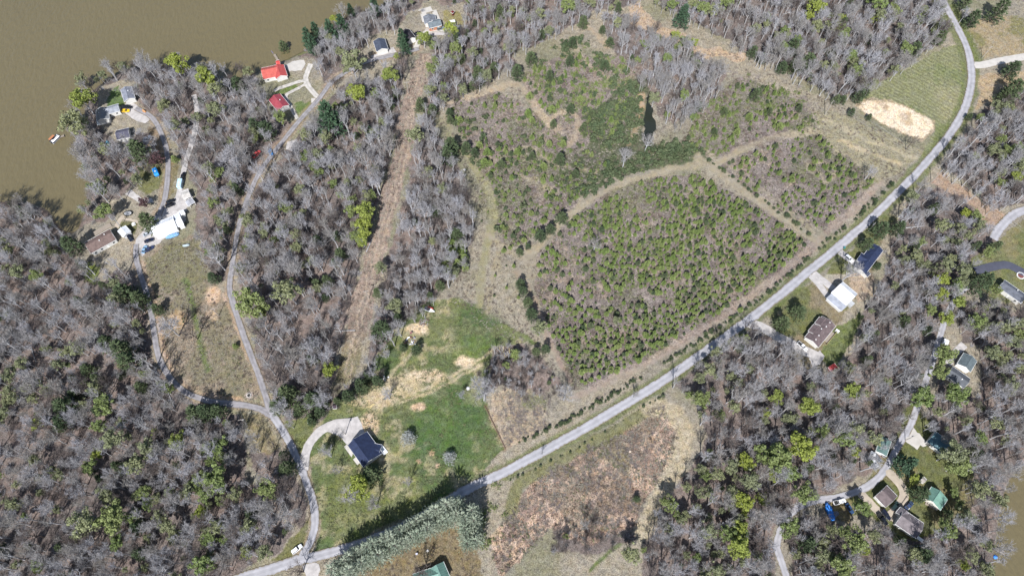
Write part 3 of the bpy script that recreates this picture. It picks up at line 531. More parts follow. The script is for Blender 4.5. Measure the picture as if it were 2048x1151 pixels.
def pad(name, poly, m):
    global layer
    layer += 1; bm = bmesh.new(); rr = random.Random(layer); P = []
    for i, (x, y) in enumerate(poly):
        x1, y1 = poly[(i + 1) % len(poly)]; n = max(1, int(math.hypot(x1 - x, y1 - y) / 5))
        for k in range(n): P.append(ground_at(x + (x1 - x) * k / n + rr.uniform(-1, 1), y + (y1 - y) * k / n + rr.uniform(-1, 1)))
    vs = [bm.verts.new((p_[0], p_[1], 0)) for p_ in P]; f = bm.faces.new(vs); bmesh.ops.triangulate(bm, faces=[f])
    for _ in range(4):
        es = [e for e in bm.edges if e.calc_length() > 2.2]
        if not es: break
        bmesh.ops.subdivide_edges(bm, edges=es, cuts=1); bmesh.ops.triangulate(bm, faces=bm.faces[:])
    for v in bm.verts: v.co.z = float(height(v.co.x, v.co.y)) + 0.03 + 0.004 * layer
    bmesh.ops.recalc_face_normals(bm, faces=bm.faces[:])
    if sum(f_.normal.z for f_ in bm.faces) < 0: bmesh.ops.reverse_faces(bm, faces=bm.faces[:])
    me = bpy.data.meshes.new(name); bm.to_mesh(me); bm.free(); me.materials.append(m)
    o = bpy.data.objects.new(name, me); col.objects.link(o); return o
for nm, pg, mk in PADS: tag(pad(nm, pg, MATS[mk]), kind='structure')
for nm, ln, w, mk in reversed(ROADS): tag(strip(nm, ln, w, MATS[mk]), kind='structure')

# ------------------------------------------------------------------ vegetation prototypes
def rdir(r, up=0.0):
    while True:
        v = Vector((r.uniform(-1, 1), r.uniform(-1, 1), r.uniform(-1, 1)))
        if 0.05 < v.length < 1: break
    v.normalize(); v.z += up; return v.normalized()
def skeleton(r, h, cr, wood, m_trunk, nl=8, fork=0.42, spread=1.0, lean=0.06):
    """trunk and limbs into wood; returns the limb polylines"""
    lx, ly = r.uniform(-lean, lean), r.uniform(-lean, lean); fz = h * fork; top = h * 0.86
    P = [Vector((lx * z * 0.4, ly * z * 0.4, z)) for z in (-0.9, 0, fz * 0.5, fz, (fz + top) / 2, top)]
    for p_ in P[2:]: p_.x += r.uniform(-.25, .25); p_.y += r.uniform(-.25, .25)
    rb = 0.019 * h
    wood.tube(P, [rb * 1.25, rb * 1.1, rb * 0.9, rb * 0.78, rb * 0.5, rb * 0.18], m_trunk, 6)
    limbs = []
    for i in range(nl):
        a = i * 2.399 + r.uniform(-.4, .4); t = (i + 0.5) / nl; z0 = fz * 0.85 + (top - fz) * t * 0.85
        s = min(1, (z0 - fz) / max(top - fz, .1)); k = 3
        base = P[3].lerp(P[5], max(0, s)) if s > 0 else P[2].lerp(P[3], 0.8); base = Vector((base.x, base.y, z0))
        reach = cr * (1 - 0.55 * t) * r.uniform(0.75, 1.08) * spread; rise = (h - z0) * r.uniform(0.55, 0.95)
        L_ = [base]
        for j in range(1, 5):
            u = j / 4; L_.append(base + Vector((math.cos(a) * reach * u ** 0.85 + r.uniform(-.3, .3), math.sin(a) * reach * u ** 0.85 + r.uniform(-.3, .3), rise * u ** 1.15)))
        r0 = rb * (0.55 - 0.2 * t); wood.tube(L_, [r0, r0 * .8, r0 * .6, r0 * .42, r0 * .2], m_trunk, 4)
        limbs.append((L_, r0))
    limbs.append(([P[4], P[4].lerp(P[5], .5), P[5], P[5] + Vector((0, 0, h * .08))], rb * .4))
    return limbs
def branches(r, limbs, cr, crown, m, per=6):
    out = []
    for L_, r0 in limbs:
        for k in range(per):
            u = r.uniform(0.25, 1.0) * (len(L_) - 1); i = min(int(u), len(L_) - 2); p0 = L_[i].lerp(L_[i + 1], u - i)
            d = (L_[i + 1] - L_[i]).normalized(); d = (d * 0.7 + rdir(r, 0.35) * 0.9).normalized(); ln = cr * r.uniform(0.22, 0.5)
            pts = [p0, p0 + d * ln * .5 + Vector((0, 0, .05 * ln)), p0 + d * ln + Vector((0, 0, .16 * ln))]
            rr = r0 * r.uniform(.25, .42); crown.tube(pts, [rr, rr * .65, rr * .25], m, 3); out.append((pts, rr))
    return out
def twigs(r, segs, crown, m, n, ln=(0.7, 1.9), w=0.038):
    for _ in range(n):
        pts, rr = segs[r.randrange(len(segs))]; u = r.uniform(0.15, 1.0) * (len(pts) - 1); i = min(int(u), len(pts) - 2)
        p0 = pts[i].lerp(pts[i + 1], u - i); d0 = (pts[i + 1] - pts[i]).normalized(); d = (d0 * 0.8 + rdir(r, 0.3) * 0.95).normalized()
        l_ = r.uniform(*ln); s = d.cross(rdir(r)).normalized() * w * r.uniform(.7, 1.3)
        crown.face([p0 - s, p0 + s, p0 + d * l_], m)
        if r.random() < .55:
            d2 = (d + rdir(r) * .7).normalized(); q0 = p0 + d * l_ * .45; s2 = s * .7
            crown.face([q0 - s2, q0 + s2, q0 + d2 * l_ * .6], m)
def leaves_at(r, crown, c, rad, n, m, size, flat=0.75):
    for _ in range(n):
        d = rdir(r, 0.15); p0 = c + Vector((d.x, d.y, d.z * flat)) * rad * r.uniform(.72, 1.05)
        nrm = (d + rdir(r) * .8).normalized(); a = nrm.orthogonal().normalized(); a = (a * math.cos(1) + nrm.cross(a) * math.sin(r.uniform(0, 6))).normalized(); b_ = nrm.cross(a)
        s = size * r.uniform(.6, 1.25)
        crown.face([p0 - a * s - b_ * s * .6, p0 + a * s - b_ * s * .6, p0 + a * s * .7 + b_ * s * .7, p0 - a * s * .8 + b_ * s * .6], m)
def proto_bare(seed, dark=False, ntw=700):
    r = random.Random(seed); h = r.uniform(11.5, 14); cr = r.uniform(3.6, 4.6); W_, Cc = MB(), MB()
    bm_, tm = (BARKD, TWIGD) if dark else (BARK, TWIG)
    L_ = skeleton(r, h, cr, W_, bm_, nl=r.randint(8, 11), fork=r.uniform(.32, .48)); B_ = branches(r, L_, cr, Cc, bm_, 7); twigs(r, B_ + [(l[0][1:], .1) for l in L_], Cc, tm, ntw)
    return W_.mesh('trunk'), Cc.mesh('crown'), h
def proto_slim(seed):
    r = random.Random(seed); h = r.uniform(13, 16); cr = r.uniform(2.2, 2.9); W_, Cc = MB(), MB()
    L_ = skeleton(r, h, cr, W_, BARK, nl=r.randint(5, 8), fork=r.uniform(.5, .62), lean=.14); B_ = branches(r, L_, cr, Cc, BARK, 6); twigs(r, B_ + [(l[0][1:], .1) for l in L_], Cc, TWIG, 300, (.6, 1.4), .045)
    return W_.mesh('trunk'), Cc.mesh('crown'), h
def proto_leafy(seed, key, dens=1.0):
    r = random.Random(seed); h = r.uniform(10, 12); cr = r.uniform(3.7, 4.4); W_, Cc = MB(), MB()
    L_ = skeleton(r, h, cr * .85, W_, BARK if key != 'M' else BARKD, nl=9, fork=.3); B_ = branches(r, L_, cr, Cc, BARK if key != 'M' else BARKD, 5); twigs(r, B_, Cc, TWIG, 160)
    for pts, rr in B_ + [(l[0], 0) for l in L_]:
        if r.random() < .12: continue
        leaves_at(r, Cc, pts[-1], r.uniform(.55, 1.15), int(34 * dens), LEAF[key], .25)
    return W_.mesh('trunk'), Cc.mesh('crown'), h
def proto_cedar(seed, key='E', h=9.0, cr=3.2, n=900, conic=0.55, size=.42):
    r = random.Random(seed); W_, Cc = MB(), MB()
    W_.tube([(0, 0, -.9), (0, 0, 0), (.1, 0, h * .5), (0, 0, h * .95)], [.24, .22, .13, .03], BARKD, 6)
    nb = 34
    for i in range(nb):
        t = (i + .5) / nb; z = h * (.08 + .9 * t); a = i * 2.399; rad = cr * (1 - t) ** conic * r.uniform(.78, 1.12)
        W_.tube([(0, 0, z), (math.cos(a) * rad * .9, math.sin(a) * rad * .9, z + rad * .16)], [.05, .015], BARKD, 3)
        for _ in range(n // nb):
            u = r.uniform(.3, 1.05); aa = a + r.gauss(0, .22 / max(u, .4)); p0 = Vector((math.cos(aa) * rad * u, math.sin(aa) * rad * u, z + rad * .16 * u + r.uniform(-.3, .3)))
            d = Vector((math.cos(aa), math.sin(aa), .35)) + rdir(r) * .7; d.normalize(); s = d.cross(rdir(r)).normalized() * size * .42; l_ = size * r.uniform(.8, 1.9)
            Cc.face([p0 - s, p0 + s, p0 + d * l_ + s * .4, p0 + d * l_ - s * .4], LEAF[key])
    return W_.mesh('trunk'), Cc.mesh('crown'), h
def proto_sapling(seed, key='C', h=3.5, cr=1.1, n=90):
    r = random.Random(seed); b_ = MB(); b_.tube([(0, 0, -.4), (0, 0, h * .9)], [.06, .02], BARKD, 4)
    for i in range(n):
        t = (i + .3) / n; z = h * (.05 + .92 * t); a = i * 2.399; rad = cr * (1 - t) ** .75 * r.uniform(.75, 1.15); d = Vector((math.cos(a), math.sin(a), .45))
        p0 = Vector((math.cos(a) * rad * .35, math.sin(a) * rad * .35, z)); p1 = Vector((math.cos(a) * rad, math.sin(a) * rad, z + .18)); s = Vector((-math.sin(a), math.cos(a), r.uniform(-.4, .4))) * (.14 + .16 * (1 - t))
        b_.face([p0 - s, p0 + s, p1 + s * .6, p1 - s * .6], LEAF[key])
    return b_.mesh('young_conifer'), h
def proto_plume(seed):
    r = random.Random(seed); W_, Cc = MB(), MB(); h = r.uniform(11.5, 13.5); cr = 2.6
    W_.tube([(0, 0, -.9), (0, 0, 0), (.1, .1, h * .5), (0, 0, h * .97)], [.24, .21, .13, .03], BARKD, 6)
    for i in range(56):
        t = (i + .5) / 56; z = h * (.14 + .8 * t); a = i * 2.399 + r.uniform(-.2, .2); rad = cr * (1 - t) ** .5 * r.uniform(.75, 1.2) + .25
        d = Vector((math.cos(a), math.sin(a), .75)).normalized(); p0 = Vector((0, 0, z))
        pts = [p0, p0 + Vector((math.cos(a), math.sin(a), .2)) * rad * .6, p0 + Vector((math.cos(a) * rad, math.sin(a) * rad, rad * .62))]
        Cc.tube(pts, [.04, .03, .01], BARKD, 3)
        for _ in range(17):
            u = r.uniform(.25, 1.08); q0 = pts[0].lerp(pts[1], u / .6) if u < .6 else pts[1].lerp(pts[2], (u - .6) / .4)
            dd = (d + rdir(r) * .55).normalized(); l_ = r.uniform(.45, .9); s = dd.cross(rdir(r)).normalized() * .085
            Cc.face([q0 - s, q0 + s, q0 + dd * l_ + s * .3, q0 + dd * l_ - s * .3], LEAF['V'])
    return W_.mesh('trunk'), Cc.mesh('crown'), h
def proto_twigbush(seed, m, h=1.3, w=1.2, n=46, tw=.035):
    r = random.Random(seed); b_ = MB()
    for _ in range(n):
        a = r.uniform(0, 6.283); x, y = r.gauss(0, w * .22), r.gauss(0, w * .22); d = Vector((math.cos(a) * r.uniform(.2, 1.1), math.sin(a) * r.uniform(.2, 1.1), r.uniform(.5, 1))); l_ = h * r.uniform(.5, 1.1)
        s = d.cross(rdir(r)).normalized() * tw * r.uniform(.7, 1.5); p0 = Vector((x, y, -.1)); p1 = p0 + d * l_
        b_.face([p0 - s, p0 + s, p1 + s * .3, p1 - s * .3], m)
    return b_.mesh('scrub')
def proto_leafbush(seed, m, h=1.4, w=1.3, n=90, size=.16):
    r = random.Random(seed); b_ = MB()
    for k in range(5):
        c = Vector((r.gauss(0, w * .35), r.gauss(0, w * .35), h * r.uniform(.3, .62))); leaves_at(r, b_, c, w * r.uniform(.3, .5), n // 5, m, size, .9)
    return b_.mesh('shrub')

BAREP = [proto_bare(100 + i) for i in range(6)] + [proto_slim(130 + i) for i in range(4)]
DARKP = [proto_bare(150 + i, True, 520) for i in range(3)]
LEAFP = {k: [proto_leafy(200 + i + 10 * j, k, 1.0 if k == 'P' else 1.5) for i in range(3)] for j, k in enumerate('YGP')}
LEAFP['M'] = [proto_leafy(260, 'M')]; LEAFP['W'] = [proto_cedar(270, 'W', 4.4, 3.0, 1100, .45, .26)]
CEDP = {'E': [proto_cedar(300 + i, 'E', 9 + i * .6, 3.1, 900, .5) for i in range(4)], 'B': [proto_cedar(320 + i, 'B', 13, 3.6, 1200, .7, .5) for i in range(2)], 'C': [proto_cedar(330 + i, 'C', 4.5, 1.9, 760, .55, .3) for i in range(2)]}
SAPP = [proto_sapling(400 + i, 'CCGCT'[i], (3.5, 3.9, 2.6, 3.2, 3.0)[i], (1.1, 1.0, 1.25, 1.15, 1.3)[i]) for i in range(5)]
PLUME = [proto_plume(500 + i) for i in range(5)]
HEDGEP = [proto_cedar(520 + i, 'E', 2.6, 1.5, 300, .45, .3)[1] for i in range(3)]

def place_tree(protos, i, px, py, diam_px, name, label, cat, group, hk=1.0, zf=0.6):
    """a tree whose crown centre reads at (px, py): trunk + crown under an Empty at its foot"""
    tm_, cm_, h0 = protos[i % len(protos)]
    cr0 = float(np.percentile([math.hypot(v.co.x, v.co.y) for v in cm_.vertices], 90)) if cm_.name not in _cr else _cr[cm_.name]; _cr[cm_.name] = cr0
    x, y, z = ground_at(px, py, 3.0)
    D = AX_D[1] * y - AX_D[2] * CAM_H; s = diam_px * D / FPX / (2 * cr0) * 1.04
    x, y, z = ground_at(px, py, h0 * s * hk * zf)
    o = thing(name, label, cat, (x, y, z), rng.uniform(0, 6.28), group); o.scale = (s, s, s * hk)
    for nm, m_ in (('trunk', tm_), ('crown', cm_)):
        c = bpy.data.objects.new(nm, m_); col.objects.link(c); c.parent = o
    return o
_cr = {}

# ------------------------------------------------------------------ scattered masses (geometry nodes on one object each)
def scatter(name, label, pts, rots, scales, protos, rotx=None):
    me = bpy.data.meshes.new(name); n = len(pts); me.vertices.add(n); me.vertices.foreach_set('co', np.array(pts, np.float32).ravel())
    a = me.attributes.new('rot', 'FLOAT_VECTOR', 'POINT'); rv = np.zeros((n, 3), np.float32); rv[:, 2] = rots; a.data.foreach_set('vector', rv.ravel())
    a = me.attributes.new('sca', 'FLOAT_VECTOR', 'POINT'); a.data.foreach_set('vector', np.array(scales, np.float32).ravel())
    a = me.attributes.new('pick', 'INT', 'POINT'); a.data.foreach_set('value', nrg.integers(0, len(protos), n).astype(np.int32))
    me.update(); o = bpy.data.objects.new(name, me); col.objects.link(o); tag(o, label, kind='stuff')
    ng = bpy.data.node_groups.new(name + '_nodes', 'GeometryNodeTree'); ng.interface.new_socket('Geometry', in_out='INPUT', socket_type='NodeSocketGeometry'); ng.interface.new_socket('Geometry', in_out='OUTPUT', socket_type='NodeSocketGeometry')
    N, L = ng.nodes, ng.links; gi = N.new('NodeGroupInput'); gout = N.new('NodeGroupOutput'); jn = N.new('GeometryNodeJoinGeometry')
    for pm in protos:
        if isinstance(pm, tuple):
            po = bpy.data.objects.new(name + '_source', join_meshes(pm))
        else: po = bpy.data.objects.new(name + '_source', pm)
        oi = N.new('GeometryNodeObjectInfo'); oi.inputs['Object'].default_value = po; oi.inputs['As Instance'].default_value = False
        gt = N.new('GeometryNodeGeometryToInstance'); L.new(oi.outputs['Geometry'], gt.inputs[0]); L.new(gt.outputs[0], jn.inputs[0])
    ip = N.new('GeometryNodeInstanceOnPoints'); L.new(gi.outputs[0], ip.inputs['Points']); L.new(jn.outputs[0], ip.inputs['Instance']); ip.inputs['Pick Instance'].default_value = True
    def na(nm, ty):
        q = N.new('GeometryNodeInputNamedAttribute'); q.data_type = ty; q.inputs['Name'].default_value = nm; return q.outputs['Attribute']
    L.new(na('pick', 'INT'), ip.inputs['Instance Index']); er = N.new('FunctionNodeEulerToRotation'); L.new(na('rot', 'FLOAT_VECTOR'), er.inputs[0]); L.new(er.outputs[0], ip.inputs['Rotation']); L.new(na('sca', 'FLOAT_VECTOR'), ip.inputs['Scale'])
    L.new(ip.outputs[0], gout.inputs[0]); md = o.modifiers.new('scatter', 'NODES'); md.node_group = ng
    return o
_jm = {}
def join_meshes(t):
    a, b_ = t[0], t[1]; k = (a.name, b_.name)
    if k in _jm: return _jm[k]
    me = bpy.data.meshes.new('whole_tree'); V = []; F = []; MI = []; mats = []
    for m_ in (a, b_):
        off = len(V); V += [tuple(v.co) for v in m_.vertices]
        for mm in m_.materials:
            if mm not in mats: mats.append(mm)
        for f_ in m_.polygons: F.append(tuple(off + i for i in f_.vertices)); MI.append(mats.index(m_.materials[f_.material_index]))
    me.from_pydata(V, [], F)
    for mm in mats: me.materials.append(mm)
    me.polygons.foreach_set('material_index', MI); me.update(); _jm[k] = me; return me

# ------------------------------------------------------------------ label helper: what a tree stands beside
LM = [(727, 897, 'the navy-roofed house on the green lawn'), (1640, 657, 'the brown-roofed house by the road'), (1684, 588, 'the white metal barn'), (1735, 518, 'the navy L-shaped house'),
      (330, 452, 'the long white boat shed'), (198, 478, 'the long brown-roofed lake house'), (212, 222, 'the grey house on the point'), (545, 145, 'the bright red lakeside roof'), (556, 203, 'the dark red roof'),
      (862, 40, 'the slate-roofed house at the top edge'), (815, 67, 'the black-roofed cottage'), (1294, 240, 'the black pond'), (1785, 235, 'the bare sand patch'), (1775, 989, 'the brown garage'), (1819, 1043, 'the long grey house'),
      (1880, 996, 'the mint green roof'), (1661, 1024, 'the blue tarp'), (1770, 890, 'the teal-roofed trailer home'), (1931, 719, 'the slate garage in the woods'), (2025, 580, 'the house by the dark drive'),
      (868, 1140, 'the green roof at the bottom edge'), (600, 1112, 'the bottom road junction'), (540, 825, 'the lane junction'), (785, 340, 'the cleared power line strip'), (722, 640, 'the lower cleared strip'),
      (390, 650, 'the dry field between two lanes'), (1200, 960, 'the bracken field'), (1667, 735, 'the small red shed'), (1990, 120, 'the white concrete drive'), (860, 620, 'the scrap pile'), (1007, 703, 'the brush pile'),
      (2020, 1000, 'the brown cove'), (125, 440, 'the lake inlet'), (220, 1000, 'the heart of the lower woods'), (60, 760, 'the left-hand woods'), (312, 345, 'the blue covered trailer'), (1560, 900, 'the leafy belt of woods'),
      (1300, 930, 'the mown bend of the bracken field'), (1710, 80, 'the upper right woods'), (1390, 40, 'the bare strip at the top'), (1860, 640, 'the wooded lane on the right'), (640, 310, 'the winding lane'), (600, 560, 'the woods beside the winding lane'),
      (1100, 470, 'the mown path'), (1120, 60, 'the copse by the top edge'), (920, 240, 'the brushy field corner'), (2020, 350, 'the woods right of the bend'), (670, 50, 'the lake shore'), (1480, 1060, 'the lower bracken woods'), (400, 880, 'the dark edge by the lane curve'), (1960, 860, 'the woods above the cove'), (880, 570, 'the green pines')]
_used = set()
def label_for(px, py, what, sizew=''):
    ds = sorted(LM, key=lambda l: math.hypot(l[0] - px, l[1] - py))[:6]
    def rel(l):
        dx, dy = px - l[0], py - l[1]
        if math.hypot(dx, dy) < 16: return 'at'
        return ('right of' if dx > 0 else 'left of') if abs(dx) > abs(dy) * 1.2 else ('below' if dy > 0 else 'above')
    def rel2(l):
        dx, dy = px - l[0], py - l[1]
        return ('lower ' if dy > 0 else 'upper ') + ('right' if dx > 0 else 'left')
    cands = ['%s %s %s' % (what, rel(l), l[2]) for l in ds[:1]]
    cands += ['%s%s %s %s' % (sizew, what, rel(l), l[2]) for l in ds[:1]]
    cands += ['%s%s to the %s of %s' % (sizew, what, rel2(l), l[2]) for l in ds[:1]]
    cands += ['%s between %s and %s' % (what, ds[0][2], l[2]) for l in ds[1:2]]
    cands += ['%s%s %s %s' % (sizew, what, rel(l), l[2]) for l in ds[1:3]]
    cands += ['%s %s %s, farther out' % (what, rel(l), l[2]) for l in ds[:2]]
    cands += ['%s%s %s %s, %s' % (o_, what, rel(l), l[2], e) for l in ds[:3] for o_ in ('',) for e in ('second one out', 'third one out', 'fourth one out')]
    cands += ['%s %s %s' % (what, rel(l), l[2]) for l in ds[1:6]]
    for c in cands:
        c = ' '.join(c.split()); n = len(c.split())
        if n <= 16 and c not in _used: _used.add(c); return c
    c = '%s %s %s' % (what, rel(ds[0]), ds[0][2]); return c

# hand placed trees: x, y, crown width in px, kind
TREES = '''
168,205,38,Y 155,252,40,P 166,166,22,P 357,131,34,Y 415,162,32,Y 430,184,26,P 348,317,13,C 275,300,36,E 313,322,26,M 475,168,26,E 508,250,24,E 435,222,28,P 290,407,20,M 293,441,30,E
717,194,32,Y 779,155,28,Y 705,133,38,P 794,116,12,Y 655,231,40,B 614,72,22,B 630,60,20,B 624,86,22,B 659,58,24,B 682,47,24,B 668,40,14,Y 700,18,14,B 748,10,20,B 566,93,18,E 803,72,20,B 808,90,18,B 848,81,22,Y 861,80,16,E 902,63,24,Y
830,277,28,P 895,308,30,E 902,290,28,E 880,192,14,E 865,217,18,E 532,257,28,E 752,340,14,G 712,270,12,E 738,260,16,B 955,143,20,E 965,160,12,E 945,170,16,E 988,133,16,E 840,207,20,E 610,315,18,G 667,370,16,G 546,160,0,E
1137,15,28,G 1167,42,18,E 1220,83,16,E 1145,83,16,E 1205,58,12,E 1084,68,14,E 1367,28,24,B 1404,20,26,G 1450,10,26,G 1349,75,16,Y 1369,88,20,G 1387,87,14,Y 1507,102,18,E 1525,115,14,E 1307,200,20,P 1397,212,16,E 1512,187,18,E 1034,142,22,E 1062,115,22,E
1631,20,28,Y 1619,35,16,Y 1753,7,34,G 1751,37,18,Y 1683,38,14,Y 1684,68,22,G 1674,55,14,Y 1811,103,24,G 1711,145,22,G 1701,113,20,G 1588,92,24,E 1616,123,30,E 1586,130,20,E 1566,133,18,E 1883,73,20,E 1831,97,24,E 1948,35,24,E 1933,3,22,E 2001,17,30,E 2026,137,28,E 2028,177,32,E 2012,187,22,E
1673,197,14,E 1686,198,14,E 1704,223,12,E 1739,233,10,E 1981,303,22,P 2033,300,20,G 1999,368,18,G 1949,317,16,P 2029,355,20,Y 1939,233,12,E 1959,237,14,G
210,426,30,G 140,487,30,E 37,547,26,P 75,554,22,G 43,421,20,E 425,554,20,E 247,584,38,E 277,597,30,E 240,697,38,E 253,720,34,E 173,737,24,E 213,684,30,E 160,700,25,P 470,691,11,C 506,612,50,G 313,617,20,E 23,754,24,P
729,427,30,Y 702,424,22,G 729,454,28,Y 730,471,24,Y 712,474,24,G 725,488,18,Y 579,586,44,P 550,481,14,G 625,524,18,P 637,576,18,P 659,743,26,Y 520,626,22,Y 744,391,16,G 870,421,22,E 792,614,26,P 762,657,36,E 755,584,18,E 795,634,18,E 832,697,18,E 805,694,14,E 762,537,20,P
895,517,15,C 912,501,15,C 922,487,15,C 905,484,14,C 915,524,16,C 929,514,15,C 895,537,16,C 909,531,15,C 889,527,14,C 930,532,15,C 925,501,14,C 900,497,14,C 912,467,24,E 879,569,18,E 859,589,12,E 1012,731,14,G
1124,434,22,E 1101,456,18,E 1081,469,20,E 1056,491,10,E 1039,502,14,E 1041,566,18,E 1046,579,16,E 1056,602,18,E 1064,626,22,E 1079,659,26,P 1072,701,15,E 1091,696,17,E 1031,706,20,C 1232,641,14,P
1881,561,24,Y 1883,591,22,Y 1888,637,24,Y 1913,607,22,Y 1888,534,24,P 1929,427,16,Y 1949,644,28,G 1883,711,36,G 1873,744,32,G 1858,621,20,G 1908,487,16,P 1973,507,18,G 1993,491,20,E 1966,561,36,E 1986,581,20,G 1763,457,28,E 1799,454,24,E 1736,487,22,E 1598,622,28,E 1566,645,27,E 2029,651,24,P 2019,684,26,P 1756,531,14,E
215,815,34,G 200,852,22,G 233,880,34,P 197,907,20,Y 183,934,26,G 357,887,32,Y 415,895,24,G 442,892,30,G 447,917,24,G 425,917,24,G 437,960,44,G 400,964,30,G 413,987,32,G 443,1000,20,G 380,984,26,P 473,990,24,P 453,845,12,G 232,1037,48,G 177,1047,44,P 273,1025,18,G 298,1009,22,G 317,997,18,P 340,984,18,G 290,984,26,G 405,1024,22,Y 410,1129,36,G 495,1104,20,Y 448,1079,20,G 280,927,34,P 300,897,30,P 213,984,24,P 127,810,38,E 123,842,30,E 387,824,32,E 410,822,32,E 433,820,28,E 77,847,20,Y 78,1137,14,Y 340,1054,24,P 250,930,18,E 313,864,14,Y
722,974,40,Y 537,980,38,G 572,934,30,E 572,787,36,E 555,810,30,E 625,797,32,E 639,820,20,E 817,874,27,W 899,913,24,W 655,890,16,E 742,947,34,E
1396,984,22,P 1496,964,30,P 1487,1004,30,Y 1486,1029,16,Y 1522,1000,22,Y 1474,1057,30,Y 1474,1092,36,Y 1412,1064,28,P 1491,927,28,Y 1524,910,32,G 1261,1110,30,P 1274,997,13,E 1531,827,16,Y
1553,795,24,Y 1613,815,30,Y 1701,782,28,Y 1643,864,26,G 1601,899,44,Y 1553,917,46,G 1573,947,34,G 1546,955,18,Y 1706,905,18,Y 1683,877,34,G 1743,879,26,P 1839,797,38,G 1906,792,40,G 1816,926,32,B 1826,957,18,Y 1913,934,40,G 1899,910,40,P 1843,987,30,E 1896,1027,20,E 1886,1058,34,G 1722,1016,28,G 1846,1107,34,E 1696,1077,46,G 1679,1134,42,G 1723,1100,22,Y 1603,987,38,G 1626,990,18,G 1576,1057,34,G 1616,1087,32,E 1643,1110,28,P 1953,980,30,P 1993,1000,26,P 1989,847,26,P 1959,877,24,G 1906,987,18,G 1969,1087,24,P 1923,1130,20,Y 1915,1012,20,G
899,223,14,E 900,238,13,E 920,238,12,C 932,293,18,E 949,303,16,E 959,288,13,C 969,323,16,C 1002,327,15,E 975,302,14,C 1104,217,14,C 1064,239,12,C 1107,246,13,E 1056,224,13,C 1126,286,13,C 1064,310,13,E 1121,317,20,E 1087,331,14,C 1151,346,14,E 1167,254,14,E 1034,302,12,C 1161,197,13,C 1141,217,16,E 1184,227,14,E 1099,286,12,C 1210,130,18,E 1140,120,16,E 1060,190,13,C 1100,150,16,E 1450,222,13,E 1500,232,14,C 1540,222,12,E 1475,262,13,C 1430,262,12,E 1560,250,12,C 1600,215,12,E
'''
NAME = {'Y': ('leafing_tree', 'bright yellow-green leafing tree', 'tree', 'yellow-green spring trees'), 'G': ('leafing_tree', 'fresh green leafing tree', 'tree', 'fresh green spring trees'), 'P': ('leafing_tree', 'pale olive leafing tree', 'tree', 'pale olive spring trees'),
        'E': ('evergreen_tree', 'dark evergreen cedar', 'tree', 'dark evergreens'), 'B': ('pine_tree', 'tall dark blue-green pine', 'tree', 'tall pines'), 'C': ('evergreen_tree', 'small bright green conifer', 'tree', 'bright green conifers'), 'M': ('leafing_tree', 'maroon-leaved round tree', 'tree', 'maroon trees'), 'W': ('blossom_tree', 'silver-grey round tree', 'tree', 'silver-grey round trees')}
hand = []
for i, t in enumerate(TREES.split()):
    x, y, d, k = t.split(','); x, y, d = float(x), float(y), float(d)
    if d < 5: continue
    nm, wh, ct, gp = NAME[k]; pr = LEAFP.get(k) or CEDP[k]
    sz = 'big ' if d >= 32 else ('small ' if d <= 17 else 'medium ')
    hk = {'Y': .95, 'G': .95, 'P': 1, 'E': .85, 'B': 1, 'C': .9, 'M': .75, 'W': 1}[k]
    if wh.startswith(('small', 'tall')): sz = ''
    place_tree(pr, i, x, y, d, nm, label_for(x, y, wh, sz), ct, gp, hk); hand.append((x, y, d * .5, k))
HX = np.array([h[0] for h in hand]); HY = np.array([h[1] for h in hand]); HR = np.array([h[2] for h in hand])

# single bare trees on open ground
for i, (x, y, d, lab, dark) in enumerate([(700, 992, 38, 'bare white-limbed tree on the green lawn below the navy-roofed house', 0), (966, 782, 44, 'wide bare pale tree at the top of the green lawn', 0), (340, 655, 40, 'bare spreading tree standing in the dry field between two lanes', 0),
        (381, 665, 30, 'dark bare tree at the edge of the dry field between two lanes', 1), (430, 515, 46, 'wide bare tree on the field edge beside the winding lane', 0), (655, 905, 24, 'thin bare tree beside the gravel drive of the navy-roofed house', 0), (1130, 790, 34, 'grey bare tree in the scrub corner above the main road', 0),
        (1700, 545, 30, 'small bare tree between the white barn and the navy L-shaped house', 0), (1190, 490, 26, 'pale bare tree standing in the conifer plantation', 0), (1250, 316, 26, 'pale bare tree in the green thicket below the pond', 0), (1295, 285, 26, 'bluish bare tree at the lower tip of the pond', 0),
        (748, 1008, 26, 'tiny bare tree on the lawn above the long pine row', 0), (675, 940, 20, 'slim young bare tree on the lawn beside the drive', 0), (775, 790, 20, 'slim bare sapling on the upper lawn edge', 0), (922, 790, 16, 'thin bare sapling beside the white rock on the lawn', 0), (815, 965, 18, 'slim bare sapling in the middle of the lawn', 0), (1085, 905, 10, 'tiny bare roadside sapling above the bracken field', 0),
        (840, 1146, 34, 'dark bare bush-like tree beside the green roof', 1), (595, 1140, 36, 'dark bare tree at the bottom road junction', 1), (1270, 790, 12, 'tiny bare sapling on the verge of the main road', 0), (1930, 30, 16, 'bare roadside tree beside the bend at the top right', 0), (1740, 345, 20, 'bare shrubby tree beside the main road bend', 0), (1823, 285, 22, 'dark bare shrub at the corner of the sand patch', 1), (580, 700, 1, '', 0)]):
    if d < 5: continue
    place_tree(DARKP if dark else BAREP[:6], i, x, y, d, 'bare_tree', lab, 'tree', 'bare trees on open ground', 0.9 if d > 18 else 1.1); _used.add(lab)

